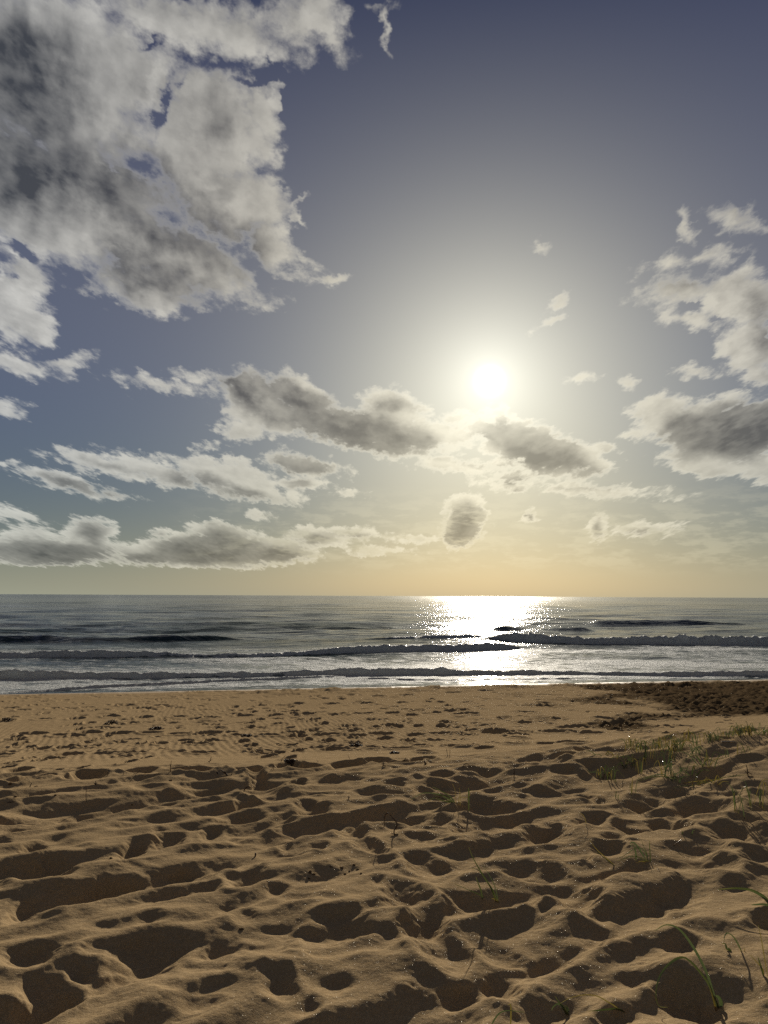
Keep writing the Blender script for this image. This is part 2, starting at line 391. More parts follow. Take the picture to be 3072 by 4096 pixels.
def stamp(x0, y0, rx, ry, depth, rot=0., rim=.25, p=1.35, tilt=.5, out=1.7):
    r = max(rx, ry) * out
    i0, i1 = int((x0 - r - RX0) / CELL), int((x0 + r - RX0) / CELL) + 1
    j0, j1 = int((y0 - r - RY0) / CELL), int((y0 + r - RY0) / CELL) + 1
    i0, j0 = max(i0, 0), max(j0, 0)
    if i1 <= i0 or j1 <= j0 or i0 >= NX or j0 >= NY: return
    X = gx[:, i0:i1] - x0; Y = gy[j0:j1] - y0
    c, s = math.cos(rot), math.sin(rot)
    u = (X * c + Y * s) / rx; v = (-X * s + Y * c) / ry
    a = np.arctan2(v, u); ph = rs.uniform(0, 6.28, 3)
    wob = 1 + .10 * np.sin(2 * a + ph[0]) + .07 * np.sin(3 * a + ph[1]) + .04 * np.sin(5 * a + ph[2])
    r_ = np.sqrt(u * u + v * v) / wob
    pit = np.clip(1 - r_ * r_, 0, 1) ** p * (1 + tilt * v)
    ring = np.exp(-((r_ - 1.12) / .22) ** 2) * (1 + .5 * np.sin(a + ph[0]))
    v_ = PIT[j0:j1, i0:i1]; d_ = (depth * pit).astype(np.float32)      # neighbouring prints meet in a ridge instead of adding up
    PIT[j0:j1, i0:i1] = np.maximum(v_, d_) + .15 * np.minimum(v_, d_)
    H[j0:j1, i0:i1] += (rim * depth * ring).astype(np.float32)

fg = sstep(8.7, 5.5, gt + .5 * gnoise(.8, .5, 0, 3)[:, :]).astype(np.float32)        # soft, deep foreground sand
# wind-rounded hummocks: ridged, stretched towards upper right
n1 = gnoise(.40, .105, R(40), 11); n2 = gnoise(.17, .065, R(34), 12); n3 = gnoise(.08, .045, R(10), 13); n4 = gnoise(.035, .022, R(15), 15)
big = gnoise(.9, .5, R(15), 14)
H += fg * (.027 * (1.1 - 1.35 * np.abs(n1)) + .012 * n1 + .014 * (1 - 1.3 * np.abs(n2)) + .012 * n2 + .0058 * n3 + .0018 * n4 + .004 * big)
# random soft prints
for k in range(800):
    x = rs.uniform(-7, 8); y = rs.uniform(1.0, 8.4)
    if abs(x) > y * .62 + 1.2: continue
    s_ = rs.uniform(.07, .19)
    stamp(x, y, s_, s_ * rs.uniform(.45, .8), rs.uniform(.010, .028) * s_ / .15, rs.uniform(-.3, .8), .2, rs.uniform(1.6, 2.4), .3)
H = (H - PIT) * (.3 + .7 * fg); PIT[:] = 0

# prints measured on the photograph: foreground (panel pixels x, y, w, h)
PL = [(1450,1125,230,140),(660,1215,260,150),(1195,1345,120,130),(370,1290,110,70),(190,1390,180,170),(290,1400,110,70),(210,850,210,80),(500,920,160,70),(130,1020,100,80),(570,765,90,70),
 (1030,620,190,45),(1520,680,110,55),(1340,585,130,50),(380,610,240,30),(85,670,120,25),(720,725,120,50),(910,685,70,40),(790,842,70,30),(1050,880,150,80),(900,935,90,40),(1190,940,90,40),
 (680,932,50,25),(630,1068,80,42),(150,765,100,40),(1390,755,90,30),(1030,710,80,25),(1230,745,60,30),(990,1020,60,25),(1060,1060,90,50),(420,1110,150,30),(130,1225,150,80),(950,1190,140,50),
 (1440,1350,110,70),(870,1430,130,60),(1340,1460,100,70),(1600,750,90,60),(1640,915,60,40),(640,485,120,22),(890,468,170,22),(1140,465,170,22),(1150,510,180,30),(1360,512,100,20),(400,440,130,16),
 (870,412,140,14),(1280,398,170,14),(1590,510,120,35),(620,420,110,14),(160,440,100,12),(50,455,110,12),(1430,455,110,18),(1060,550,80,30),(720,560,130,15),(350,570,100,12),(680,680,50,22),
 (140,625,70,20),(540,640,90,14),(1250,640,60,20),(400,1215,110,16),(20,725,60,14),(480,470,60,14)]
PR = [(150,625,190,110),(430,555,180,60),(330,490,110,25),(180,490,100,25),(30,470,90,25),(240,437,120,25),(450,425,130,35),(235,467,80,16),(640,455,130,20),(740,375,130,30),(770,420,80,25),
 (910,397,120,30),(560,385,60,15),(790,347,90,14),(710,690,180,90),(900,620,130,60),(1040,650,90,40),(880,515,60,35),(1120,545,90,30),(1180,522,50,20),(1280,500,90,35),(1380,570,200,70),
 (1230,640,110,60),(1540,700,230,100),(970,760,120,60),(1000,710,110,30),(620,850,200,80),(170,830,160,70),(240,745,120,30),(830,985,170,190),(100,980,150,110),(190,1105,170,130),(300,980,100,50),
 (270,1220,170,110),(500,1200,130,70),(520,1350,120,110),(590,1225,80,35),(1090,1320,100,60),(1290,1390,200,160),(1290,1195,150,90),(1450,830,150,60),(1190,960,60,40),(1160,1010,90,40),
 (960,857,60,25),(880,800,60,30),(640,1000,80,50),(910,1165,70,40),(330,1380,150,70),(1000,1480,150,50),(1570,370,100,25),(1600,490,80,25),(1640,1080,80,70),(790,1135,90,12),(1610,640,80,40),
 (1140,592,40,10),(1500,520,60,20),(700,1480,80,40)]
def photo_print(X, Y, W_, H_, ox, oy, sc, far=False, dscale=1.):
    cx, cy, w, h = ox + X * sc, oy + Y * sc, W_ * sc, H_ * sc
    xt, yt = ground_point(cx, cy - h / 2); xb, yb = ground_point(cx, cy + h / 2)
    xc, yc = (xt + xb) / 2, (yt + yb) / 2
    L = yt - yb
    wid = w / 4 / F * math.hypot(yc, CAM_Z - float(base_z(xc, yc)))
    if far: L = min(max(L * 1.2, .30), .55)
    L = min(L, .36); wid = min(wid, .5)
    depth = float(np.clip(L / 4.2, .02, .075)) * dscale
    if far: stamp(xc, yc - .06 * L, wid * .66, L * .66, .078, rs.uniform(-.12, .12), .22, .7, .5)
    else: stamp(xc + rs.uniform(-.01, .01), yc - .05 * L, wid * .62, L * .72, depth * .86, rs.uniform(-.1, .5), .22, rs.uniform(1.2, 1.9), .35, 1.7)
for q in PL: photo_print(*q, 0, 2700, .926)
for q in PR: photo_print(*q, 1536, 2700, .926)

# the firm lower beach: single prints in rows
MA = [(845,119,90),(950,137,90),(740,192,100),(510,207,80),(290,210,100),(1185,190,100),(1395,198,90),(680,150,80),(350,138,60),(225,307,140),(395,316,110),(600,300,130),(790,307,120),(1000,301,130),
 (1180,310,120),(1385,305,140),(700,328,45),(770,360,40),(1350,430,140),(885,436,140),(460,448,140),(30,450,80),(1070,374,70),(1240,370,60),(1395,355,60),(620,390,60),(450,397,80),(280,407,80),
 (920,380,60),(80,505,90),(130,547,100),(30,538,60),(120,345,50),(100,333,50),(150,367,45),(190,397,50),(110,385,40),(500,247,40),(595,237,60),(520,278,40),(965,470,45),(850,497,40),(530,533,50),
 (880,412,50),(40,218,80),(60,135,90),(150,148,80),(960,197,90),(1060,118,80),(880,235,70),(600,570,200),(565,592,190),(245,592,150),(100,612,160),(1300,545,200),(1310,556,180),(920,562,190),(350,550,40)]
MB = [(930,186,80),(1115,211,60),(1235,264,75),(1275,237,80),(915,255,110),(740,263,90),(540,260,90),(480,192,70),(605,296,50),(495,297,45),(655,326,60),(800,341,55),(860,372,70),(670,398,140),
 (1040,392,140),(1260,398,90),(1440,386,140),(880,405,100),(720,496,130),(1060,425,80),(1230,444,70),(860,455,70),(985,480,80),(1160,488,140),(1560,474,140),(820,590,180),(520,612,170),(430,600,130),
 (1010,570,150),(1310,562,120),(1190,580,170),(1470,318,70),(1570,336,60),(285,398,140),(230,296,60),(330,325,45),(460,408,90),(430,352,50),(550,430,60),(690,437,80),(210,520,50),(350,520,60),
 (290,545,70),(430,553,60),(270,503,130),(130,270,110),(330,268,80),(120,442,60),(190,465,40),(140,500,50),(65,400,80),(450,240,60),(450,255,50),(470,268,50),(450,380,80),(500,392,50),(510,412,50),
 (440,466,60),(500,497,50),(165,322,50),(165,348,50),(160,230,40),(185,247,40),(240,202,60),(65,213,40),(30,235,50),(60,258,60),(300,240,50),(430,213,40),(590,143,60),(650,155,70),(770,160,50),(700,190,90),
 (840,131,70),(1010,140,80),(1200,133,90),(1170,182,60),(1110,252,80),(1400,250,60),(1490,240,70),(1590,232,60),(1600,182,60),(1430,182,50),(1370,162,50),(1350,178,40),(1480,205,50),(1000,345,50),
 (1150,342,60),(1280,337,50),(1430,337,50),(1290,470,70),(1330,512,90),(1100,336,50),(160,630,170),(200,660,100),(230,685,80),(480,713,80),(560,366,60),(590,370,50),(1560,260,80)]
for q in MA: photo_print(q[0], q[1], q[2], 12, 0, 2750, .603, True, .8)
for q in MB: photo_print(q[0], q[1], q[2], 12, 900, 2700, .603, True, .8)
MR = [(905,105,90),(700,120,80),(950,185,70),(1250,175,60),(1010,205,110),(820,225,100),(760,245,140),(880,250,120),(1060,245,80),(700,300,60),(800,295,100),(760,290,90),(890,322,80),(650,130,60),
 (520,185,50),(270,207,50),(400,240,60),(490,250,110),(590,272,60),(570,300,90),(330,307,100),(430,318,60),(380,165,60),(340,152,40),(600,207,60),(620,160,60),(700,85,70),(440,70,60),(690,135,70),(300,75,120)]
for q in MR: photo_print(q[0], q[1], q[2], 12, 1536, 2700, .926, True, .8)
for k in range(1150):
    x = rs.uniform(-12, 13); t = rs.uniform(8, 22.5); y = t + SL * x + OFF
    s_ = rs.uniform(.06, .15)
    if k % 3 == 0: s_ *= 1.35
    stamp(x, y, s_, s_ * rs.uniform(.6, 1.), rs.uniform(.026, .060), rs.uniform(-.4, .4), .3, .8, .4)
H -= PIT
# strip of trodden lumps at the top of the wet sand, and the churned patch far right
lump = gnoise(.075, .075, 0, 21); lump2 = gnoise(.035, .05, 0, 22); lumpw = gnoise(.26, .10, 0, 24); lump3 = gnoise(.30, .5, 0, 23)
berm = np.exp(-((gt - 21.6) / 1.0) ** 2) * sstep(-9, -2, gx)
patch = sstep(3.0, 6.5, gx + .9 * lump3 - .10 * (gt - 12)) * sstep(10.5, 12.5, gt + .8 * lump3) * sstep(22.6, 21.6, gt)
H += (berm * (.034 * np.maximum(lumpw, -.2) + .012 * np.maximum(lump, 0) + .006 * lump2)).astype(np.float32)
H += (patch * (.030 * (.8 - np.abs(lump) * 1.3) + .014 * lump + .016 * lump2 + .006 * lump3 - .02))
DARK_PATCH = (patch * sstep(3.2, 5.4, gx + .9 * lump3 - .10 * (gt - 12))).astype(np.float32).astype(np.float32)
mid = (1 - fg) * sstep(23.2, 22, gt)
H += (mid * (.0022 * lump2 + .0035 * lump3)).astype(np.float32)
# wind ripples on the firm sand
wrp = gnoise(.5, .7, 0, 31); wrp2 = gnoise(.16, .3, 0, 32)
ang = R(-15)
phase = (gx * math.cos(ang) - gy * math.sin(ang)) / .105 * 2 * math.pi + 3.2 * wrp + 1.1 * wrp2
rmask = mid * sstep(7.6, 8.6, gt) * sstep(21, 18, gt) * (1 - patch) * sstep(5.5, 3.0, gx) * (.55 + .45 * np.clip(gnoise(.9, 1.4, 0, 33), -1, 1))
H += (rmask * .0050 * np.sin(phase)).astype(np.float32)
# crumbled, disturbed sand in places of the foreground
crm = gnoise(.018, .018, 0, 41); crn = np.clip(gnoise(.25, .18, 0, 42) - .9, 0, 1) + np.clip(1 - np.hypot((gx - 1.3) / 1.3, (gy - 3.1) / .7), 0, 1) * .8
crn = (crn * fg).astype(np.float32)
H += crn * (.0045 * crm + .006 * gnoise(.035, .03, 0, 43))
del lump, lump2, lump3, wrp, wrp2, phase, crm, n1, n2, n3, big
# settle the loose sand a little
fy = np.fft.fftfreq(NY, CELL)[:, None].astype(np.float32); fx = np.fft.rfftfreq(NX, CELL)[None].astype(np.float32)
def smooth(a, s): return np.fft.irfft2(np.fft.rfft2(a) * np.exp(-2 * math.pi ** 2 * s * s * (fx * fx + fy * fy)), s=(NY, NX)).astype(np.float32)
Hs = smooth(H, .016)
H = Hs * fg * .86 + H * (1 - fg)
edge = sstep(-20, -18.5, gx) * sstep(20, 18.5, gx) * sstep(-2, -.5, gy) * sstep(30.4, 29, gy)
H *= edge.astype(np.float32)

def detail(x, y, H=H):
    x = np.asarray(x, dtype=np.float64); y = np.asarray(y, dtype=np.float64)
    # bend the outlines of the prints so that none stays a clean oval
    k_ = sstep(11, 7, y)
    wx = .022 * vnoise(x / .16, y / .14, 301) + .008 * vnoise(x / .06, y / .05, 303) + .006 * vnoise(x / .025, y / .02, 305)
    wy = .016 * vnoise(x / .18, y / .13, 302) + .007 * vnoise(x / .06, y / .05, 304) + .005 * vnoise(x / .025, y / .02, 306)
    x = x + wx * (.35 + .65 * k_); y = y + wy * (.35 + .65 * k_)
    u = (x - RX0) / CELL; v = (y - RY0) / CELL
    ins = (u > 1) & (u < NX - 3) & (v > 1) & (v < NY - 3)
    u = np.clip(u, 1, NX - 3); v = np.clip(v, 1, NY - 3)
    i = np.floor(u).astype(np.int64); j = np.floor(v).astype(np.int64); fu = (u - i).astype(np.float32); fv = (v - j).astype(np.float32)
    o = (H[j, i] * (1 - fu) + H[j, i + 1] * fu) * (1 - fv) + (H[j + 1, i] * (1 - fu) + H[j + 1, i + 1] * fu) * fv
    return np.where(ins, o, 0)
def ground_z(x, y): return base_z(x, y) + detail(x, y)
def surface_point(px, py):         # photo pixel -> point on the detailed sand
    v = ray(px / 4, py / 4); x, y = ground_point(px, py)
    s0 = math.hypot(x, y) / math.hypot(v[0], v[1])
    s = s0 * .9
    while s < s0 * 1.3:
        if CAM_Z + v[2] * s < float(ground_z(v[0] * s, v[1] * s)): break
        s *= 1.001
    return v[0] * s, v[1] * s

ds = list(np.arange(.3, 1.6, .1)); q = 1.6
while q < 31:
    ds.append(q); q += max(.008, .45 * q * q / (1.9 * F))
while q < 60: ds.append(q); q += 1.
while q < 6000: ds.append(q); q *= 1.25
fine_az = np.arange(-31, 31.001, .052)
side = [31.2, 31.5, 32, 33, 34, 36, 38, 41, 45, 50, 56, 63, 70, 80, 90, 105, 120, 140, 160, 180]
azs = np.concatenate([-np.array(side[::-1]), fine_az, np.array(side)])
X, Y = fan(azs, np.array(ds))
Z = ground_z(X, Y)

m_sand, t, b = new_mat('beach_sand')
pos = t.n.new('ShaderNodeNewGeometry').outputs['Position']
px_, py_, pz_ = t.sep(pos)
tt = t.math('SUBTRACT', t.math('SUBTRACT', py_, t.math('MULTIPLY', px_, SL)), OFF)
wn = t.noise(pos, .7, 3)
wet = t.step(t.math('ADD', tt, t.math('MULTIPLY', t.math('SUBTRACT', wn, .5), .8)), 22.2, 23.4)
c1 = t.mix(t.noise(pos, 2.2, 4), (.285, .205, .108, 1), (.37, .270, .148, 1))
grain = t.voro(pos, 420., 'F1', 1)
gr = t.sep(grain)[0]
c1 = t.mix(t.math('MULTIPLY', t.step(gr, .0, 1.), .5), c1, t.mix(gr, (.16, .105, .055, 1), (.66, .50, .32, 1)))
sp = t.noise(pos, 60., 5, .7)
c1 = t.mix(t.step(sp, .35, .7, 0., .35), c1, (.23, .145, .075, 1))
c1 = t.mix(t.math('MULTIPLY', wet, .45), c1, (.28, .18, .09, 1))
da_ = t.n.new('ShaderNodeAttribute'); da_.attribute_name = 'dark_patch'
c1 = t.mix(da_.outputs['Fac'], c1, t.mix(.85, c1, (.045, .029, .016, 1)))  # churned patch: base colour pulled close to black-brown
t.l.new(c1, b.inputs['Base Color'])
t.l.new(t.math('MULTIPLY_ADD', wet, -.58, .9), b.inputs['Roughness'])
t.l.new(t.math('MULTIPLY', wet, .4), b.inputs['Specular IOR Level'])
bn = t.noise(pos, 260., 3, .7); bn2 = t.noise(pos, 38., 4, .6)
hgt = t.math('ADD', t.math('MULTIPLY', bn, .0016), t.math('MULTIPLY', bn2, .005))
bm = t.n.new('ShaderNodeBump'); bm.inputs['Distance'].default_value = 1.
t.l.new(hgt, bm.inputs['Height']); t.l.new(t.math('MULTIPLY_ADD', wet, -.9, .95), bm.inputs['Strength'])
t.l.new(bm.outputs[0], b.inputs['Normal'])
# quartz grains that catch the sun
vc = t.voro(pos, 700., 'F1', 1); sel = t.sep(t.voro(pos, 700., 'F1', 1))[2]
nrm = t.vmath('NORMALIZE', t.vmath('ADD', t.vmath('SCALE', t.vmath('SUBTRACT', vc, (.5, .5, .5)), 1.3), (0, 0, 1)))
gl_ = t.n.new('ShaderNodeBsdfGlossy'); gl_.inputs['Color'].default_value = (1, .95, .85, 1); gl_.inputs['Roughness'].default_value = .3
t.l.new(nrm, gl_.inputs['Normal'])
ms = t.n.new('ShaderNodeMixShader')
t.l.new(t.math('MULTIPLY', t.math('GREATER_THAN', sel, .985), t.math('MULTIPLY_ADD', wet, -.022, .022)), ms.inputs[0])
t.l.new(b.outputs[0], ms.inputs[1]); t.l.new(gl_.outputs[0], ms.inputs[2])
t.l.new(ms.outputs[0], t.n['Material Output'].inputs[0])
sand = grid_mesh('sand', X, Y, Z, m_sand)
a_ = sand.data.attributes.new('dark_patch', 'FLOAT', 'POINT'); a_.data.foreach_set('value', detail(X, Y, DARK_PATCH).astype(np.float32).ravel())
tag(sand, 'golden beach sand trodden into soft dents and footprints, sloping down to the sea', 'sand', kind='structure')
# ------------------------------------------------------------------ the sea
def poly(pts, dy=0):               # photo polyline -> arrays of x, y at sea level
    g_ = [sea_point(px, py + dy) for px, py in pts]
    a = sorted(g_); return np.array([p[0] for p in a]), np.array([p[1] for p in a])
def seg(x, a, b, fade): return sstep(a - fade, a + fade * .3, x) * sstep(b + fade, b - fade * .3, x)
# foot lines of the breakers on the photograph, height, foam, front width, back length, x fades (photo px range)
WAVES = [
 dict(p=[(-500,2640),(0,2638),(500,2634),(1000,2630),(1300,2618),(1536,2607),(1800,2603),(2060,2598)], r=(-900,2050), A=.38, foam=1., wf=.42, wb=1.6),
 dict(p=[(2000,2572),(2150,2578),(2350,2584),(2600,2582),(3072,2580),(3600,2580)], r=(2040,4000), A=.44, foam=1., wf=.42, wb=1.7),
 dict(p=[(1400,2566),(1600,2565),(1900,2562)], r=(1560,1880), A=.30, foam=.8, wf=.5, wb=1.4),
 dict(p=[(-600,2716),(0,2712),(500,2710),(1000,2704),(1240,2698),(1500,2696),(2200,2694),(2800,2702),(3072,2704),(3700,2706)], r=(-900,4200), A=.29, foam=1., wf=.26, wb=1.1),
 dict(p=[(-600,2570),(0,2566),(400,2569),(700,2568),(900,2560)], r=(-900,820), A=.48, foam=.0, wf=1.1, wb=3.2),
 dict(p=[(1900,2532),(2150,2531),(2400,2529)], r=(2000,2340), A=.40, foam=.1, wf=1.0, wb=2.),
 dict(p=[(1200,2512),(1700,2510),(1900,2510)], r=(1300,1850), A=.32, foam=.05, wf=1.6, wb=3.),
 dict(p=[(2300,2497),(2700,2496),(3000,2499)], r=(2400,2950), A=.40, foam=.0, wf=1.8, wb=3.5),
 dict(p=[(1500,2716),(1800,2720),(2200,2716),(2500,2712)], r=(1500,2400), A=.06, foam=.5, wf=.15, wb=.6),
 dict(p=[(-300,2786),(0,2776),(400,2750),(700,2734),(900,2722),(1150,2712),(1300,2704)], r=(-500,1240), A=.09, foam=.9, wf=.16, wb=.7),
]
ds = []; q = 18.
while q < 30000:
    ds.append(q); q += max(.065, q * q / (CAM_Z * F) * .16)
fine_az = np.arange(-30.5, 30.501, .06)
side = [31, 32, 33.5, 36, 40, 45, 52, 60, 70, 80, 95, 110]
azs = np.concatenate([-np.array(side[::-1]), fine_az, np.array(side)])
X, Y = fan(azs, np.array(ds))
sp_ = np.gradient(np.array(ds))[:, None]
Z = np.zeros_like(X); FO = np.zeros_like(X); SH = np.zeros_like(X)
rr = np.random.RandomState(5)
shore = Y - SL * X - Y0
for k in range(34):                # wind sea running ashore
    wl = 1.0 * 1.13 ** k if k < 26 else rr.uniform(20, 42)
    th_ = rr.normal(0, .42) + math.atan(SL) * -1
    kx, ky = math.sin(th_) * 2 * math.pi / wl, math.cos(th_) * 2 * math.pi / wl
    am = .0085 * wl ** .62 * sstep(3, 7, wl / sp_) * (.25 + .75 * sstep(12, 60, shore)) * sstep(0, 14, shore + 3)
    ph_ = kx * X + ky * Y + rr.uniform(0, 6.28) + 1.2 * vnoise(X / wl * .35, Y / wl * .35, 60 + k)
    Z += am * np.sin(ph_) * (1 + .35 * np.cos(ph_))
Z += .02 * sstep(0, 10, shore) * vnoise(X * .12, Y * .33, 90) * sstep(300, 100, Y)
for i, w in enumerate(WAVES):
    wx, wy = poly(w['p']); ex_ = sea_point(w['r'][0], 2600)[0], sea_point(w['r'][1], 2600)[0]
    my = float(np.mean(wy)); sc = my / 46.
    foot = np.interp(X, wx, wy) + .22 * vnoise(X * .45, X * 0 + i, 70 + i) + .10 * vnoise(X * 1.7, X * 0, 80 + i)
    sc2 = my / sea_point(1536, 2600)[1]
    env = seg(X, ex_[0] * sc2, ex_[1] * sc2, 2.2) * (.80 + .42 * vnoise(X * .22, X * 0 + 3, 170 + i) + .08 * vnoise(X * 1.3, X * 0 + 3, 190 + i))
    u = Y - foot
    rough = w['foam']
    u = u + rough * (.16 * vnoise(X * 2.6, Y * 2.2, 100 + i) + .07 * vnoise(X * 7., Y * 6., 110 + i)) * w['A'] * 1.6
    prof = sstep(0, w['wf'], u) * np.exp(-np.clip(u - w['wf'], 0, None) / w['wb'])
    pre = -.10 * np.exp(-((u + .5) / .5) ** 2)
    bumpy = rough * prof * (.20 * vnoise(X * 3., Y * 3., 120 + i) + .10 * vnoise(X * 8., Y * 8., 130 + i) + .08 * np.abs(vnoise(X * 18., Y * 16., 135 + i)))
    near_u = (u > -2) & (u < w['wb'] * 6)
    Z += np.where(near_u, w['A'] * env * (prof * 1.0 + pre + bumpy), 0)
    fo = env * w['foam'] * (sstep(-.08, .06, u) * sstep(w['wf'] + 1.0, w['wf'] + .1, u) + .55 * sstep(0, .3, u) * np.exp(-np.clip(u - w['wf'], 0, None) / (w['wb'] * 2.4)) + .35 * sstep(-1.2, 0, u) * (u <= 0))
    FO = np.maximum(FO, fo)
    SH = np.maximum(SH, env * (w['foam'] > .3) * sstep(-.05, .05, u) * sstep(w['wf'] + .35, w['wf'] * .8, u))
# lace of old foam between the breakers and the beach
zone = sstep(26, 18, shore) * .37 + sstep(11.5, 8.5, shore) * .10 + sstep(2.2, .4, shore) * -.28
FO = np.maximum(FO, zone + .14 * vnoise(X * .16, Y * .5, 140) * sstep(32, 20, shore) + .05)
Z += .012 * sstep(24, 3, shore) * vnoise(X * 3., Y * 5., 150) + .014 * vnoise(X * .9, Y * 1.8, 151) * sstep(30, 5, shore)
# last thin sheet of water running up the sand
Z *= sstep(-.4, 1.6, shore) * .9 + .1
Z += .004

m_sea, t, b = new_mat('sea_water')
pos = t.n.new('ShaderNodeNewGeometry').outputs['Position']
px_, py_, pz_ = t.sep(pos)
at = t.n.new('ShaderNodeAttribute'); at.attribute_name = 'foam'; foam = at.outputs['Fac']
at2 = t.n.new('ShaderNodeAttribute'); at2.attribute_name = 'face'; face = at2.outputs['Fac']
v2 = t.comb(t.math('MULTIPLY', px_, .55), py_, 0.)
n1 = t.noise(v2, 2.2, 5, .62, .6); n2_ = t.noise(v2, 9., 4, .6)
lace = t.math('SUBTRACT', 1., t.math('MULTIPLY', t.math('ABSOLUTE', t.math('SUBTRACT', t.noise(v2, 1.1, 6, .65, 1.1), .5)), 6.))
mask = t.math('ADD', foam, t.math('ADD', t.math('MULTIPLY', t.math('SUBTRACT', n1, .5), 1.0), t.math('MULTIPLY', t.math('MAXIMUM', lace, 0.), t.math('MULTIPLY', foam, .55))))
mask = t.step(mask, .50, .78)
mask = t.math('MAXIMUM', mask, t.step(face, .35, .7))
b.inputs['Base Color'].default_value = (.022, .040, .042, 1)
b.inputs['IOR'].default_value = 1.33
t.l.new(t.math('ADD', t.step(py_, 25., 90., .09, .10, 'LINEAR'), t.step(py_, 90., 900., 0., .07, 'LINEAR')), b.inputs['Roughness'])
gust = t.math('ADD', t.math('MULTIPLY', t.noise(t.comb(t.math('MULTIPLY', px_, .35), py_, 0.), .11, 6, .72), .6), t.math('MULTIPLY', t.noise(t.comb(t.math('MULTIPLY', px_, .5), t.math('MULTIPLY', py_, .35), 5.), .016, 4, .7), .4))
t.l.new(t.step(gust, .42, .60, .02, .75), b.inputs['Specular IOR Level'])
# chop: several sizes, each where it can be seen
c0 = t.noise(t.comb(t.math('MULTIPLY', px_, .6), py_, 0.), 5., 3, .6)
c1_ = t.noise(t.comb(t.math('MULTIPLY', px_, .45), py_, 0.), 1.3, 4, .6)
c2_ = t.noise(t.comb(t.math('MULTIPLY', px_, .3), py_, 0.), .28, 4, .6)
hh = t.math('ADD', t.math('MULTIPLY', c0, .045), t.math('ADD', t.math('MULTIPLY', c1_, .13), t.math('ADD', t.math('MULTIPLY', c2_, .55), t.math('MULTIPLY', t.noise(t.comb(t.math('MULTIPLY', px_, .3), py_, 0.), .06, 3, .6), 1.3))))
bm = t.n.new('ShaderNodeBump'); bm.inputs['Distance'].default_value = 1.; bm.inputs['Strength'].default_value = 1.
t.l.new(t.step(py_, 22., 60., .35, 1.), bm.inputs['Strength'])
t.l.new(hh, bm.inputs['Height']); t.l.new(bm.outputs[0], b.inputs['Normal'])
fb_ = t.n.new('ShaderNodeBsdfPrincipled')
fcol = t.mix(t.noise(pos, 3., 5, .6), (.62, .72, .76, 1), (.95, .97, .97, 1))
t.l.new(fcol, fb_.inputs['Base Color']); fb_.inputs['Roughness'].default_value = .6
fb_.inputs['Specular IOR Level'].default_value = .25
ftr = t.n.new('ShaderNodeBsdfTranslucent'); ftr.inputs['Color'].default_value = (.9, .95, .97, 1)
fmx = t.n.new('ShaderNodeMixShader'); fmx.inputs[0].default_value = .42; t.l.new(fb_.outputs[0], fmx.inputs[1]); t.l.new(ftr.outputs[0], fmx.inputs[2])
fbm_ = t.math('ADD', t.math('MULTIPLY', t.voro(pos, 7., 'F1'), .09), t.math('MULTIPLY', t.noise(pos, 11., 5, .7), .16))
fbump = t.n.new('ShaderNodeBump'); fbump.inputs['Distance'].default_value = 1.; fbump.inputs['Strength'].default_value = .8
t.l.new(fbm_, fbump.inputs['Height']); t.l.new(fbump.outputs[0], fb_.inputs['Normal'])
ms = t.n.new('ShaderNodeMixShader'); t.l.new(t.math('MULTIPLY', mask, .92), ms.inputs[0])
t.l.new(b.outputs[0], ms.inputs[1]); t.l.new(fmx.outputs[0], ms.inputs[2])
t.l.new(ms.outputs[0], t.n['Material Output'].inputs[0])
sea = grid_mesh('sea', X, Y, Z, m_sea)
for nm, arr in (('foam', FO), ('face', SH)):
    a_ = sea.data.attributes.new(nm, 'FLOAT', 'POINT'); a_.data.foreach_set('value', np.clip(arr, 0, 1.2).astype(np.float32).ravel())
tag(sea, 'grey green sea with rows of foaming breakers and the sun glittering on it', 'sea', kind='structure')
# ------------------------------------------------------------------ grass, twigs, weed, the swimmer
def blade_mat(name, ca, cb, tip):
    m, t, b = new_mat(name)
    uv = t.n.new('ShaderNodeAttribute'); uv.attribute_name = 'along'; al = uv.outputs['Fac']
    pos = t.n.new('ShaderNodeNewGeometry').outputs['Position']
    c = t.mix(t.noise(pos, 40., 3), ca, cb)
    c = t.mix(t.step(al, .72, 1.), c, tip); c = t.mix(t.step(al, .14, 0.), c, (.22, .13, .05, 1))
    t.l.new(c, b.inputs['Base Color']); b.inputs['Roughness'].default_value = .3
    b.inputs['Specular IOR Level'].default_value = .5
    tr = t.n.new('ShaderNodeBsdfTranslucent'); t.l.new(t.vmath('MULTIPLY', c, (.8, 1.0, .4)), tr.inputs['Color'])
    ms = t.n.new('ShaderNodeMixShader'); ms.inputs[0].default_value = .22
    t.l.new(b.outputs[0], ms.inputs[1]); t.l.new(tr.outputs[0], ms.inputs[2]); t.l.new(ms.outputs[0], t.n['Material Output'].inputs[0])
    return m
M_GREEN = blade_mat('grass_green', (.062, .074, .040, 1), (.115, .125, .072, 1), (.22, .19, .11, 1))
M_BLUE = blade_mat('grass_grey_green', (.08, .10, .07, 1), (.15, .17, .12, 1), (.24, .22, .17, 1))
M_DRY = blade_mat('grass_dry', (.26, .17, .075, 1), (.34, .23, .11, 1), (.36, .27, .15, 1))
m_twig, t, b = new_mat('twig_bark'); pos = t.n.new('ShaderNodeNewGeometry').outputs['Position']
t.l.new(t.mix(t.noise(pos, 90., 4), (.030, .018, .010, 1), (.085, .05, .028, 1)), b.inputs['Base Color']); b.inputs['Roughness'].default_value = .85
m_drift, t, b = new_mat('bleached_wood'); pos = t.n.new('ShaderNodeNewGeometry').outputs['Position']
t.l.new(t.mix(t.noise(pos, 60., 4), (.34, .28, .20, 1), (.6, .54, .44, 1)), b.inputs['Base Color']); b.inputs['Roughness'].default_value = .7
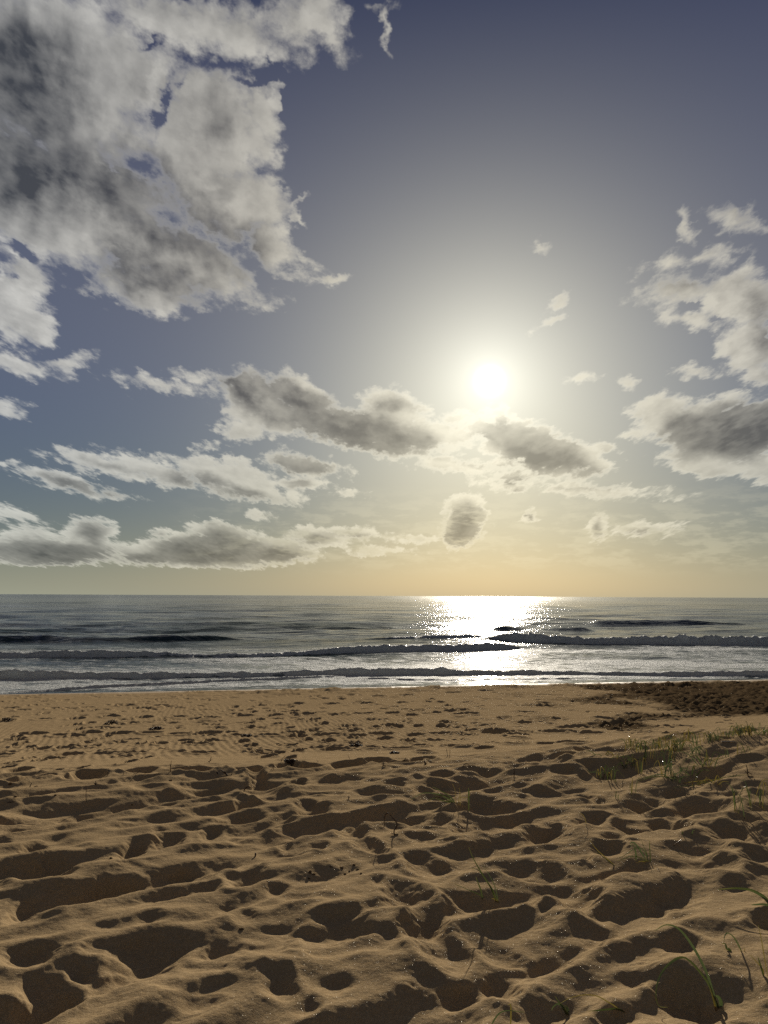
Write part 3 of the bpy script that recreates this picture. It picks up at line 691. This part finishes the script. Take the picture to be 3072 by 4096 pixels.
m_weed, t, b = new_mat('seaweed'); pos = t.n.new('ShaderNodeNewGeometry').outputs['Position']
t.l.new(t.mix(t.noise(pos, 50., 3), (.018, .011, .006, 1), (.06, .028, .012, 1)), b.inputs['Base Color']); b.inputs['Roughness'].default_value = .6
m_skin, t, b = new_mat('skin_wet'); b.inputs['Base Color'].default_value = (.16, .09, .06, 1)
t.l.new(t.mix(t.noise(t.n.new('ShaderNodeNewGeometry').outputs['Position'], 20., 3), (.14, .08, .05, 1), (.2, .11, .07, 1)), b.inputs['Base Color']); b.inputs['Roughness'].default_value = .4
m_hair, t, b = new_mat('wet_hair'); t.l.new(t.mix(t.noise(t.n.new('ShaderNodeNewGeometry').outputs['Position'], 120., 3), (.01, .008, .006, 1), (.03, .02, .015, 1)), b.inputs['Base Color'])
rg = random.Random(12)

def spline(pts, n):                # Catmull-Rom through the points
    P_ = [Vector(p) for p in pts]
    P_ = [P_[0] * 2 - P_[1]] + P_ + [P_[-1] * 2 - P_[-2]]
    out = []; m = len(P_) - 3
    for k in range(n + 1):
        s = k / n * m; i = min(int(s), m - 1); u = s - i
        a, b_, c, d_ = P_[i:i + 4]
        out.append(.5 * ((2 * b_) + (c - a) * u + (2 * a - 5 * b_ + 4 * c - d_) * u * u + (3 * b_ - a - 3 * c + d_) * u ** 3))
    return out

def add_blade(parent, pts, width, mat, name='blade', twist=.8, n=None):
    """a folded ribbon leaf through pts (world), tapering to its tip"""
    n = n or max(8, len(pts) * 4)
    c = spline(pts, n); V, Fc, al = [], [], []
    ph = rg.uniform(-.6, .6)
    org = parent.location if parent else Vector((0, 0, 0))
    for k, p in enumerate(c):
        tan = (c[min(k + 1, n)] - c[max(k - 1, 0)]).normalized()
        side = tan.cross(Vector((math.sin(ph + twist * k / n), math.cos(ph + twist * k / n), .15))).normalized()
        nor = side.cross(tan).normalized()
        s = k / n; w = width * .5 * (min(1, .45 + 2.2 * s) * (1 - s) ** .55 if s < 1 else 0) + .00025
        V += [p - side * w - org, p + nor * w * .45 - org, p + side * w - org]; al += [s] * 3
        if k: 
            i = 3 * k
            Fc += [(i - 3, i - 2, i + 1, i), (i - 2, i - 1, i + 2, i + 1)]
    o = mesh_obj(name, [tuple(v) for v in V], Fc, mat, parent)
    a_ = o.data.attributes.new('along', 'FLOAT', 'POINT'); a_.data.foreach_set('value', al)
    return o

def empty(name, loc, label, cat, group=None):
    o = bpy.data.objects.new(name, None); COL.objects.link(o); o.location = loc; o.empty_display_size = .05
    return tag(o, label, cat, group)

def stand(px, py):
    x, y = surface_point(px, py); return Vector((x, y, float(ground_z(x, y))))
def at_depth(px, py, y):           # pixel -> point on the upright plane at this distance
    v = ray(px / 4, py / 4); s = y / v[1]
    return Vector((v[0] * s, y, CAM_Z + v[2] * s))

def photo_tuft(label, base, blades, ox, oy, sc, group=None):
    """blades: (points in panel pixels from root to tip, width m, material, lean of the tip towards the sea in m)"""
    root = stand(ox + base[0] * sc, oy + base[1] * sc)
    e = empty('grass_tuft', root, label, 'grass', group)
    for pts, w, mat, lean in blades:
        P_ = []
        for k, q_ in enumerate(pts):
            dy_ = lean * k / (len(pts) - 1)
            p = at_depth(ox + q_[0] * sc, oy + q_[1] * sc, root.y + dy_ + (0 if k else 0))
            gz = float(ground_z(p.x, p.y))
            if k == 0: p.z = gz - .012
            elif p.z < gz + .004: p.z = gz + .004 + .002 * k
            P_.append(p)
        add_blade(e, P_, w, mat, n=len(pts) * 5, name='dry_blade' if mat is M_DRY else 'blade')
    return e
G_, B_, D_ = M_GREEN, M_BLUE, M_DRY
z2 = (1500, 3000, .5425); z3 = (2200, 3300, .5256)
photo_tuft('upright green grass sprout with two crossing tall blades beside a crumbled pit', (905, 1125), [
  ([(912,1128),(870,1040),(800,930),(725,800),(690,712)], .010, G_, .02), ([(900,1112),(850,1010),(790,915),(745,878),(708,874)], .008, G_, -.02),
  ([(915,1120),(885,1010),(835,910),(790,842)], .005, B_, .03), ([(795,1106),(782,1040),(760,980),(742,932)], .009, G_, 0.),
  ([(850,1100),(780,1080),(690,1045),(585,985)], .005, G_, .05), ([(905,1125),(880,1100),(858,1095)], .006, D_, 0.)], *z2)
photo_tuft('low sprawling grass tuft leaning left at the rim of a deep hollow', (602, 402), [
  ([(600,404),(560,350),(500,310),(420,270)], .012, G_, .05), ([(604,402),(540,375),(460,350),(380,378)], .012, G_, -.05),
  ([(600,402),(520,350),(440,320),(340,322),(258,372)], .010, B_, .02), ([(598,400),(550,385),(490,372),(435,352)], .012, G_, .08),
  ([(596,402),(530,345),(470,335),(425,330)], .008, G_, 0.), ([(612,392),(622,352),(690,350),(702,302),(738,303)], .004, D_, .0),
  ([(690,352),(691,320),(689,278)], .014, G_, .0), ([(628,350),(626,310),(618,276)], .004, D_, 0.), ([(592,345),(590,300),(568,240)], .003, D_, .0)], *z2)
photo_tuft('small grass tuft with curled pale tips on the crest between hollows', (750, 282), [
  ([(752,284),(735,235),(700,180),(640,185),(560,235),(525,302)], .006, B_, .0), ([(748,280),(700,215),(655,150),(628,132),(614,142),(622,165)], .011, B_, .03),
  ([(745,270),(735,215),(712,160),(690,105)], .006, G_, .02), ([(765,278),(762,230),(759,170),(757,118)], .008, G_, .0),
  ([(750,282),(680,245),(610,240),(540,265),(500,292)], .006, G_, -.03), ([(655,240),(652,210),(640,165),(625,140)], .010, B_, .01), ([(745,278),(700,275),(655,300)], .006, D_, -.03)], *z3)
photo_tuft('single orange dry grass blade leaning left over a hollow', (500, 306), [
  ([(505,308),(440,262),(370,200),(325,150),(295,103)], .007, D_, .02), ([(503,305),(420,255),(350,200)], .006, G_, -.01)], *z3)
photo_tuft('large grass plant with two long arching blades over a deep dark pit', (1290, 1402), [
  ([(1292,1405),(1240,1270),(1185,1110),(1090,930),(985,795),(885,760),(795,806)], .013, B_, .06),
  ([(1268,1380),(1220,1240),(1150,1130),(1070,1040),(1000,1007),(910,1055),(835,1155),(806,1280),(828,1375),(898,1388)], .012, G_, -.05),
  ([(1300,1402),(1300,1350),(1282,1310),(1262,1306),(1266,1335)], .016, B_, .0), ([(1290,1400),(1262,1340),(1240,1290)], .013, G_, .0)], *z3)
photo_tuft('grass sprout bent over twice into a loop with a white folded blade', (1462, 962), [
  ([(1465,963),(1430,905),(1395,850),(1352,822),(1328,850),(1326,900)], .009, B_, .0), ([(1392,1056),(1365,1005),(1345,950),(1335,905),(1310,903)], .016, G_, .0),
  ([(1478,1050),(1480,990),(1477,935)], .004, D_, .0)], *z3)
photo_tuft('dark broad grass blade reaching in from the right edge', (1700, 640), [
  ([(1720,650),(1640,560),(1540,500),(1420,482),(1272,490)], .020, G_, .05), ([(1740,700),(1680,625),(1620,613),(1560,655),(1536,735)], .014, B_, .0),
  ([(1710,660),(1650,575),(1580,520),(1500,492)], .016, B_, -.03)], *z3)
photo_tuft('short green grass sprout with a thin blade arching right near the bottom edge', (132, 1442), [
  ([(134,1446),(110,1400),(70,1350),(38,1302)], .012, G_, .0), ([(130,1440),(100,1390),(60,1362),(25,1385),(12,1440)], .008, B_, .0),
  ([(150,1446),(120,1420),(95,1400),(78,1408)], .014, G_, -.02), ([(145,1440),(135,1400),(112,1370)], .010, G_, .03)], *z3)
photo_tuft('long thin grass stem lying in a low arch near the bottom edge', (560, 1424), [
  ([(562,1426),(505,1388),(430,1340),(350,1300),(250,1294),(150,1318),(70,1362)], .005, D_, .0), ([(600,1440),(520,1402),(430,1404),(350,1440),(290,1476)], .010, G_, -.02)], *z3)
photo_tuft('thin grass stem bowed over the sand at the very bottom', (450, 1515), [
  ([(455,1522),(490,1470),(530,1450),(610,1457)], .006, B_, .0), ([(545,1450),(548,1432),(535,1425)], .006, D_, .0)], 1536, 2700, .926)
photo_tuft('faint drooping grass sprout by the right edge behind the looped one', (1625, 1150), [
  ([(1628,1200),(1620,1100),(1570,1040),(1520,985)], .006, D_, .02), ([(1630,1150),(1600,1060),(1580,1000)], .008, G_, .0), ([(1650,985),(1610,880),(1585,760)], .004, D_, .0)], *z3)
photo_tuft('lone curved dry grass stalk in the hollow beyond the sprout', (1555, 545), [([(1556,560),(1552,520),(1535,480),(1500,462)], .004, D_, .0)], *z2)

# the dune grass on the mound, right: each tuft on its own spot
z1 = (2250, 2850, .4955)
MOUND = [  # x, y of the root, height px, spread, blades, label
 (545,300,110,1.1,9,'spiky grass tuft at the left end of the mound patch, blades fanning left'),
 (640,320,120,.9,9,'thin grass tuft second from the left on the mound'),
 (705,385,150,.5,7,'tall narrow grass tuft with one straight dark blade on the mound'),
 (800,300,110,1.2,11,'arching grass tuft behind the middle of the mound patch'),
 (900,310,135,1.3,14,'dense dark grass tuft with shiny bent tips in the middle of the mound'),
 (860,420,130,.6,8,'upright grass tuft on the mound front slope'),
 (830,515,165,.6,9,'tall grass tuft standing lowest on the mound front slope'),
 (1075,270,110,.35,5,'stout upright grass tuft on the mound crest'),
 (1010,235,100,1.1,9,'feathery grass tuft on the crest behind the stout one'),
 (950,300,90,1.4,9,'low curling grass tuft right of the dense dark one'),
 (1150,435,140,1.3,10,'wide arching grass tuft on the right shoulder of the mound'),
 (1090,350,100,1.2,8,'short arching grass tuft above the right shoulder of the mound'),
 (1240,225,80,1.5,9,'low grass tuft beside the bleached driftwood'),
 (1180,240,90,1.3,8,'bright tipped grass tuft just left of the driftwood'),
 (1340,195,100,1.4,10,'grass tuft at the left end of the far ridge clump'),
 (1430,190,105,1.2,11,'thick green grass tuft in the far ridge clump'),
 (1500,185,110,1.2,12,'greenest grass tuft in the far ridge clump'),
 (1590,180,95,1.4,10,'grass tuft at the right end of the far ridge clump'),
 (1640,190,80,1.4,7,'grass tuft cut by the right edge of the photo on the far ridge'),
 (640,495,150,.25,4,'slender three bladed grass tuft in front of the patch'),
 (580,440,110,.8,6,'small grass tuft with drooping blades on the left mound slope'),
 (500,460,90,1.6,6,'broken grass tuft with yellowed leaf on the left mound slope'),
 (320,545,120,1.5,8,'low grass tuft fallen to the left, nearest the flat beach'),
 (405,560,120,.6,5,'sparse grass tuft with a bent stalk left of the mound'),
 (470,400,60,2.0,7,'flattened trail of short grass at the left foot of the mound'),
 (330,345,50,2.2,6,'scanty low grass at the far left foot of the mound'),
 (930,560,90,2.4,10,'flattened grey grass heap on the lower slope of the mound'),
 (1080,590,80,2.6,9,'grass heap pressed flat on the lower right slope of the mound'),
 (1000,500,100,1.6,8,'tangled grass tuft above the flattened heap'),
 (1190,580,70,1.8,6,'small reddish grass tuft at the lower right of the heap'),
 (1420,812,220,.55,6,'tall grass tuft with long bowed blade right of the big hollow'),
 (1548,752,200,.9,7,'leaning grass tuft casting looping shadows near the right edge'),
 (1380,345,90,.5,3,'sparse upright grass sprout behind the right hollow'),
 (1480,330,80,.6,3,'small slanting grass sprout near the right edge'),
 (570,650,130,.5,3,'curved single stalk tuft with bare sand around it'),
 (440,697,70,.4,2,'stubby broad leaved grass sprout on bare sand'),
 (1005,955,60,.5,2,'folded short grass stub beside a crumbled edge'),
 (1035,455,40,.5,2,'tiny shiny curled grass stub on the mound'),
]
for i, (bx_, by_, hp, spread, nb, lab) in enumerate(MOUND):
    X0, Y0_ = z1[0] + bx_ * z1[2], z1[1] + by_ * z1[2]
    root = stand(X0, Y0_)
    e = empty('grass_tuft', root, lab, 'grass', 'dune grass tufts on the mound')
    dist = math.hypot(root.y, CAM_Z - root.z); m_px = dist / F / 4
    hm = hp * z1[2] * m_px
    for k in range(int(nb * 1.15)):
        L = hm * rg.uniform(.6, 1.25); a = rg.uniform(-1, 1) * (spread + .4)
        ly = rg.uniform(-.5, .5) * spread * L
        bend = rg.uniform(.35, 1.15) * min(1.3, .6 + spread * .5)
        r0 = root + Vector((rg.gauss(0, .022 + .012 * spread), rg.gauss(0, .02), 0)); r0.z = float(ground_z(r0.x, r0.y)) - .01
        dx_ = math.tan(min(abs(a) * .5, 1.2)) * (1 if a > 0 else -1) * L * .8
        top = L * (1 / math.sqrt(1 + (dx_ / L) ** 2))
        p1 = r0 + Vector((dx_ * .25, ly * .2, top * .45)); p2 = r0 + Vector((dx_ * .62, ly * .6, top * .85))
        p3 = r0 + Vector((dx_ * (1.05 + .2 * bend), ly, top * (1.12 - .5 * bend))); 
        pts = [r0, p1, p2, p3]
        if bend > .75: pts.append(r0 + Vector((dx_ * (1.25 + .3 * bend), ly * 1.2, top * (.95 - .8 * bend))))
        for p in pts[1:]:
            gz = float(ground_z(p.x, p.y)); p.z = max(p.z, gz + .006)
        mat = D_ if rg.random() < .34 else (B_ if rg.random() < .45 else G_)
        add_blade(e, pts, rg.uniform(.005, .0095), mat, n=12, name='dry_blade' if mat is M_DRY else 'blade')

# twigs ------------------------------------------------------------
def tube(V, Fc, pts, r0, r1, n=6):
    c = spline(pts, max(6, len(pts) * 3)); b0 = len(V)
    for k, p in enumerate(c):
        tan = (c[min(k + 1, len(c) - 1)] - c[max(k - 1, 0)]).normalized()
        a = tan.orthogonal().normalized(); b_ = tan.cross(a); s = k / (len(c) - 1); r = (r0 * (1 - s) + r1 * s) * (1 + .18 * rg.uniform(-1, 1))
        for j in range(n):
            q_ = 6.2832 * j / n; V.append(tuple(p + a * (math.cos(q_) * r) + b_ * (math.sin(q_) * r)))
    for k in range(len(c) - 1):
        for j in range(n):
            i = b0 + k * n + j; i2 = b0 + k * n + (j + 1) % n; Fc.append((i, i2, i2 + n, i + n))
    Fc.append(tuple(range(b0 + n - 1, b0 - 1, -1))); e_ = b0 + (len(c) - 1) * n; Fc.append(tuple(range(e_, e_ + n)))

def photo_twig(label, lines, ox, oy, sc, r=.003, mat=None, name='twig', cat='twig', lying=False, group=None):
    """lines: polylines in panel pixels, the first point of the first line stands in the sand"""
    q0 = lines[0][0]; root = stand(ox + q0[0] * sc, oy + q0[1] * sc); V, Fc = [], []
    for li, ln in enumerate(lines):
        P_ = []
        for k, q_ in enumerate(ln):
            if lying:
                p = stand(ox + q_[0] * sc, oy + q_[1] * sc); p.z += r * .8
            else:
                p = at_depth(ox + q_[0] * sc, oy + q_[1] * sc, root.y + .01 * k)
                gz = float(ground_z(p.x, p.y)); p.z = gz - .012 if (k == 0 and li == 0) else max(p.z, gz + r * .7)
            P_.append(p - root)
        tube(V, Fc, P_, r * (1 if li == 0 else .75), r * .5)
    o = mesh_obj(name, V, Fc, mat or m_twig); o.location = root
    return tag(o, label, cat, group)
photo_twig('crooked dark twig bent like a hook in the middle foreground', [[(150,628),(140,600),(163,548),(130,500),(95,462)], [(95,462),(72,490),(66,575)], [(150,628),(120,615)], [(150,625),(172,630)]], 1500, 3000, .5425, .0048)
zz = (0, 2750, .603)
photo_twig('straight thin stick standing alone in the left foreground', [[(573,758),(571,700),(577,665)]], *zz, r=.003)
photo_twig('thin dark stick standing at the edge of the flat beach', [[(712,585),(716,560),(720,535)]], *zz, r=.003)
photo_twig('tall pointed tan stick with a side shoot at the beach edge', [[(1130,560),(1132,520),(1137,487)], [(1131,530),(1127,505)]], *zz, r=.0042, mat=M_DRY)
photo_twig('forked dark twig standing on the rippled sand', [[(1385,497),(1397,475),(1402,458)], [(1390,488),(1408,478)], [(1388,492),(1378,488)]], *zz, r=.0045)
photo_twig('thick dark stick lying tilted at the beach edge', [[(1515,582),(1490,565),(1459,543)], [(1500,572),(1490,556)]], *zz, r=.009)
photo_twig('short dark stick stub just left of the thick one', [[(1458,578),(1447,570),(1438,562)], [(1445,586),(1436,575)]], *zz, r=.006)
photo_twig('small dark stick right of the thick tilted one', [[(1532,583),(1538,572),(1541,560)]], *zz, r=.005)
photo_twig('low tangle of bent dry stems at the beach edge', [[(815,582),(822,560),(835,560),(838,582)], [(870,535),(885,565),(905,590)], [(930,545),(915,565),(885,590)], [(975,555),(955,578),(942,597)], [(1020,580),(1045,572),(1068,575),(1082,584)]], *zz, r=.0028)
photo_twig('small branched twig standing behind the soft sand', [[(630,645),(636,632),(634,620)], [(634,640),(645,645)], [(632,638),(624,634)]], *zz, r=.006)
photo_twig('pair of tiny dark twigs near the left edge', [[(193,662),(203,648),(210,632)], [(228,662),(240,655),(252,660)], [(240,655),(246,650)]], *zz, r=.0045)
photo_twig('short horizontal dark stick lying near the left edge', [[(50,766),(80,762),(106,757)]], *zz, r=.0035, lying=True)
z9 = (900, 2700, .603)
photo_twig('crooked twig like a small animal at the rim of a hollow', [[(122,768),(135,752),(158,742),(175,748),(172,760)], [(135,752),(128,764)]], *z9, r=.0055)
photo_twig('thin forked twig leaning right beside the footprints', [[(366,590),(378,560),(402,532)], [(376,566),(366,556)]], *z9, r=.0032)
photo_twig('two thin sticks standing close together at the beach edge', [[(308,628),(316,605)], [(322,628),(320,590)]], *z9, r=.0032)
photo_twig('two tall thin sticks standing right of the grey footprints', [[(1478,540),(1472,510),(1468,490)], [(1490,540),(1492,515),(1492,485)]], *z9, r=.003)
photo_twig('short thick dark stump of a twig standing at a hollow edge', [[(1330,594),(1325,580),(1322,568)], [(1325,580),(1337,592)]], *z9, r=.008)
photo_twig('slanting dark twig by the small hollow at the beach edge', [[(1184,575),(1192,562),(1201,548)], [(1190,565),(1180,572)]], *z9, r=.0055)
photo_twig('branched little twig between two long prints', [[(1046,606),(1050,590),(1054,578)], [(1050,590),(1044,582)], [(1050,598),(1068,604)]], *z9, r=.005)
photo_twig('thin leaning stick pair above a long print', [[(624,578),(612,568),(606,562)], [(830,562),(822,545),(816,532)]], *z9, r=.003)
photo_twig('bowed thin twig lying at the right of the hollows', [[(1570,615),(1590,592),(1610,590),(1632,612)]], *z9, r=.0038)
photo_twig('small dark twig standing on a ridge in the middle', [[(822,822),(820,812),(818,802)], [(820,814),(827,808)]], *z9, r=.005)
photo_twig('slender reddish twig standing between the far hollows', [[(1022,195),(1028,165),(1022,125)], [(1027,170),(1016,178)]], 1500, 3000, .5425, r=.0035)
photo_twig('curled fine stems lying in the hollow right of the sprawling tuft', [[(1040,352),(1075,360),(1080,385)], [(1075,378),(1100,385),(1118,372)]], 1500, 3000, .5425, r=.003)
photo_twig('straight straw lying on the sand below the mound', [[(880,1078),(925,1050),(968,1024)]], *z1, r=.0032, mat=M_DRY, name='straw', cat='straw')
photo_twig('bleached driftwood stick lying on the grassy mound crest', [[(1285,243),(1335,242),(1395,244)], [(1330,241),(1350,236)]], *z1, r=.009, mat=m_drift, name='driftwood', cat='driftwood', lying=True)
photo_twig('looped dry stem standing like a ring left of the stubby sprout', [[(308,706),(292,690),(305,670),(328,680),(335,700)]], *z1, r=.0028, mat=M_DRY)
photo_twig('dark uprooted stem leaning among the hollows by the right edge', [[(1500,520),(1490,450),(1480,420)], [(1495,480),(1530,500)], [(1498,500),(1470,470)], [(1500,515),(1540,530)]], *z1, r=.0045)
photo_twig('tiny dark twig standing on a crest in the left foreground', [[(1100,785),(1104,775),(1102,768)]], 0, 2700, .926, r=.006)

# clumps of seaweed
def weed(label, px, py, w, ox, oy, sc):
    root = stand(ox + px * sc, oy + py * sc); W_ = w * sc * math.hypot(root.y, CAM_Z - root.z) / F / 4
    V, Fc = [], []
    for k in range(46):
        a = rg.uniform(0, 6.28); r = W_ * .5 * rg.random() ** .6; x = math.cos(a) * r; y = math.sin(a) * r * .6
        top = .42 * W_ * .5 * (1 - (r / (W_ * .5)) ** 2) + .008
        P_ = []
        for j in range(4):
            x += rg.gauss(0, W_ * .09); y += rg.gauss(0, W_ * .07); g_ = float(ground_z(root.x + x, root.y + y)) - root.z
            P_.append(Vector((x, y, g_ + max(.003, top * rg.uniform(.1, 1.)))))
        tube(V, Fc, P_, .006, .0025, 5)
    o = mesh_obj('seaweed_clump', V, Fc, m_weed); o.location = root
    return tag(o, label, 'seaweed', 'seaweed clumps on the beach')
weed('dark bushy seaweed clump on the rippled sand, left of centre', 1042, 278, 80, *zz)
weed('flat reddish seaweed clump on the rippled sand, farther left', 737, 232, 75, *zz)
weed('dark seaweed pile on the beach at the left edge', 40, 222, 80, *zz)
weed('round black seaweed lump among the central footprints', 140, 408, 55, *z9)
weed('small scattered seaweed patch at the far edge of the soft sand', 430, 580, 60, *z9)
weed('loose thin seaweed scrap near the beach edge, centre', 870, 475, 70, *z9)
weed('low brown seaweed scrap lying right of centre beyond the hollows', 1120, 522, 60, *z9)

# pebbles and crumbs of dry sand, countable ones only
m_peb, t, b = new_mat('pebble'); b.inputs['Roughness'].default_value = 1.; b.inputs['Specular IOR Level'].default_value = 0.; t.l.new(t.mix(t.noise(t.n.new('ShaderNodeNewGeometry').outputs['Position'], 80., 3), (.06, .04, .025, 1), (.16, .11, .065, 1)), b.inputs['Base Color'])
def pebble(px, py, size, ox, oy, sc, label, group=None):
    root = stand(ox + px * sc, oy + py * sc); import bmesh
    bm_ = bmesh.new(); bmesh.ops.create_icosphere(bm_, subdivisions=2, radius=1)
    for v in bm_.verts:
        f = 1 + .22 * math.sin(v.co.x * 3 + px) + .18 * math.sin(v.co.y * 4 + py) ; v.co = Vector((v.co.x * size * f, v.co.y * size * .8 * f, v.co.z * size * .6 * f))
    me = bpy.data.meshes.new('pebble'); bm_.to_mesh(me); bm_.free(); me.materials.append(m_peb)
    me.polygons.foreach_set('use_smooth', [True] * len(me.polygons))
    o = bpy.data.objects.new('pebble', me); COL.objects.link(o); o.location = root + Vector((0, 0, size * .05))
    return tag(o, label, 'pebble', group)
pebble(72, 640, .019, *zz, 'dark pebble lying alone near the left edge below the rippled sand')
pebble(102, 727, .014, *zz, 'dark angular pebble on the smooth sand at far left')
pebble(365, 717, .012, *zz, 'small dark pebble left of the lone standing stick')
pebble(875, 780, .009, *zz, 'tiny dark pebble on the slope right of the lone stick')
pebble(1130, 618, .012, *zz, 'small dark pebble behind the soft hollows')
pebble(480, 793, .010, 0, 2700, .926, 'small dark pebble on the ridge right of a square shadow')
pebble(1042, 1100, .010, 0, 2700, .926, 'little stone pressed in the sand in the lower centre')
for (x_, y_, s_) in [(1430,830,.008),(1475,835,.010),(1490,862,.008),(1510,850,.007),(1530,822,.009),(1545,842,.008),(1560,858,.007),(1340,855,.012),(1355,862,.009),(1335,880,.008)]:
    pebble(x_, y_, s_, 0, 2700, .926, 'small lump of caked sand scattered on the ridge left of the hooked twig', 'lumps of caked sand on the ridge')

# the swimmer in the glitter, head and shoulders out of the water
def swimmer():
    x, y = sea_point(2054, 2490)
    import bmesh
    e = bpy.data.objects.new('person', None)
    me = bpy.data.meshes.new('person'); ob = bpy.data.objects.new('person', me)
    bpy.data.objects.remove(e)
    J = [(0,0,-.55),(0,0,-.3),(0,0,-.02),(0,0,.10),(0,0,.17),(0,.01,.25),(0,.015,.33),(.17,0,.06),(.27,-.06,-.08),(.34,-.2,-.14),(-.17,0,.06),(-.27,-.06,-.08),(-.34,-.2,-.14),(0,-.085,.235)]
    E_ = [(0,1),(1,2),(2,3),(3,4),(4,5),(5,6),(2,7),(7,8),(8,9),(2,10),(10,11),(11,12),(5,13)]
    RR = [.14,.15,.16,.07,.055,.085,.07,.065,.05,.04,.065,.05,.04,.022]
    me.from_pydata(J, E_, []); COL.objects.link(ob)
    sk_ = ob.modifiers.new('skin', 'SKIN'); 
    for v, r in zip(me.skin_vertices[0].data, RR): v.radius = (r, r * .85)
    me.skin_vertices[0].data[0].use_root = True
    sb = ob.modifiers.new('sub', 'SUBSURF'); sb.levels = 2; sb.render_levels = 2
    dg = bpy.context.evaluated_depsgraph_get(); me2 = bpy.data.meshes.new_from_object(ob.evaluated_get(dg))
    ob.modifiers.clear(); ob.data = me2; me2.materials.clear(); me2.materials.append(m_skin)
    me2.polygons.foreach_set('use_smooth', [True] * len(me2.polygons))
    ob.location = (x, y, .12)
    tag(ob, 'distant swimmer with head and shoulders out of the glittering water', 'person')
    bm_ = bmesh.new(); bmesh.ops.create_uvsphere(bm_, u_segments=20, v_segments=12, radius=.098)
    bmesh.ops.delete(bm_, geom=[v for v in bm_.verts if v.co.z < -.02 and v.co.y < .03], context='VERTS')
    for v in bm_.verts: v.co += Vector((0, .02, .285)); 
    h = bpy.data.meshes.new('hair'); bm_.to_mesh(h); bm_.free(); h.materials.append(m_hair)
    ho = bpy.data.objects.new('hair', h); COL.objects.link(ho); ho.parent = ob
swimmer()
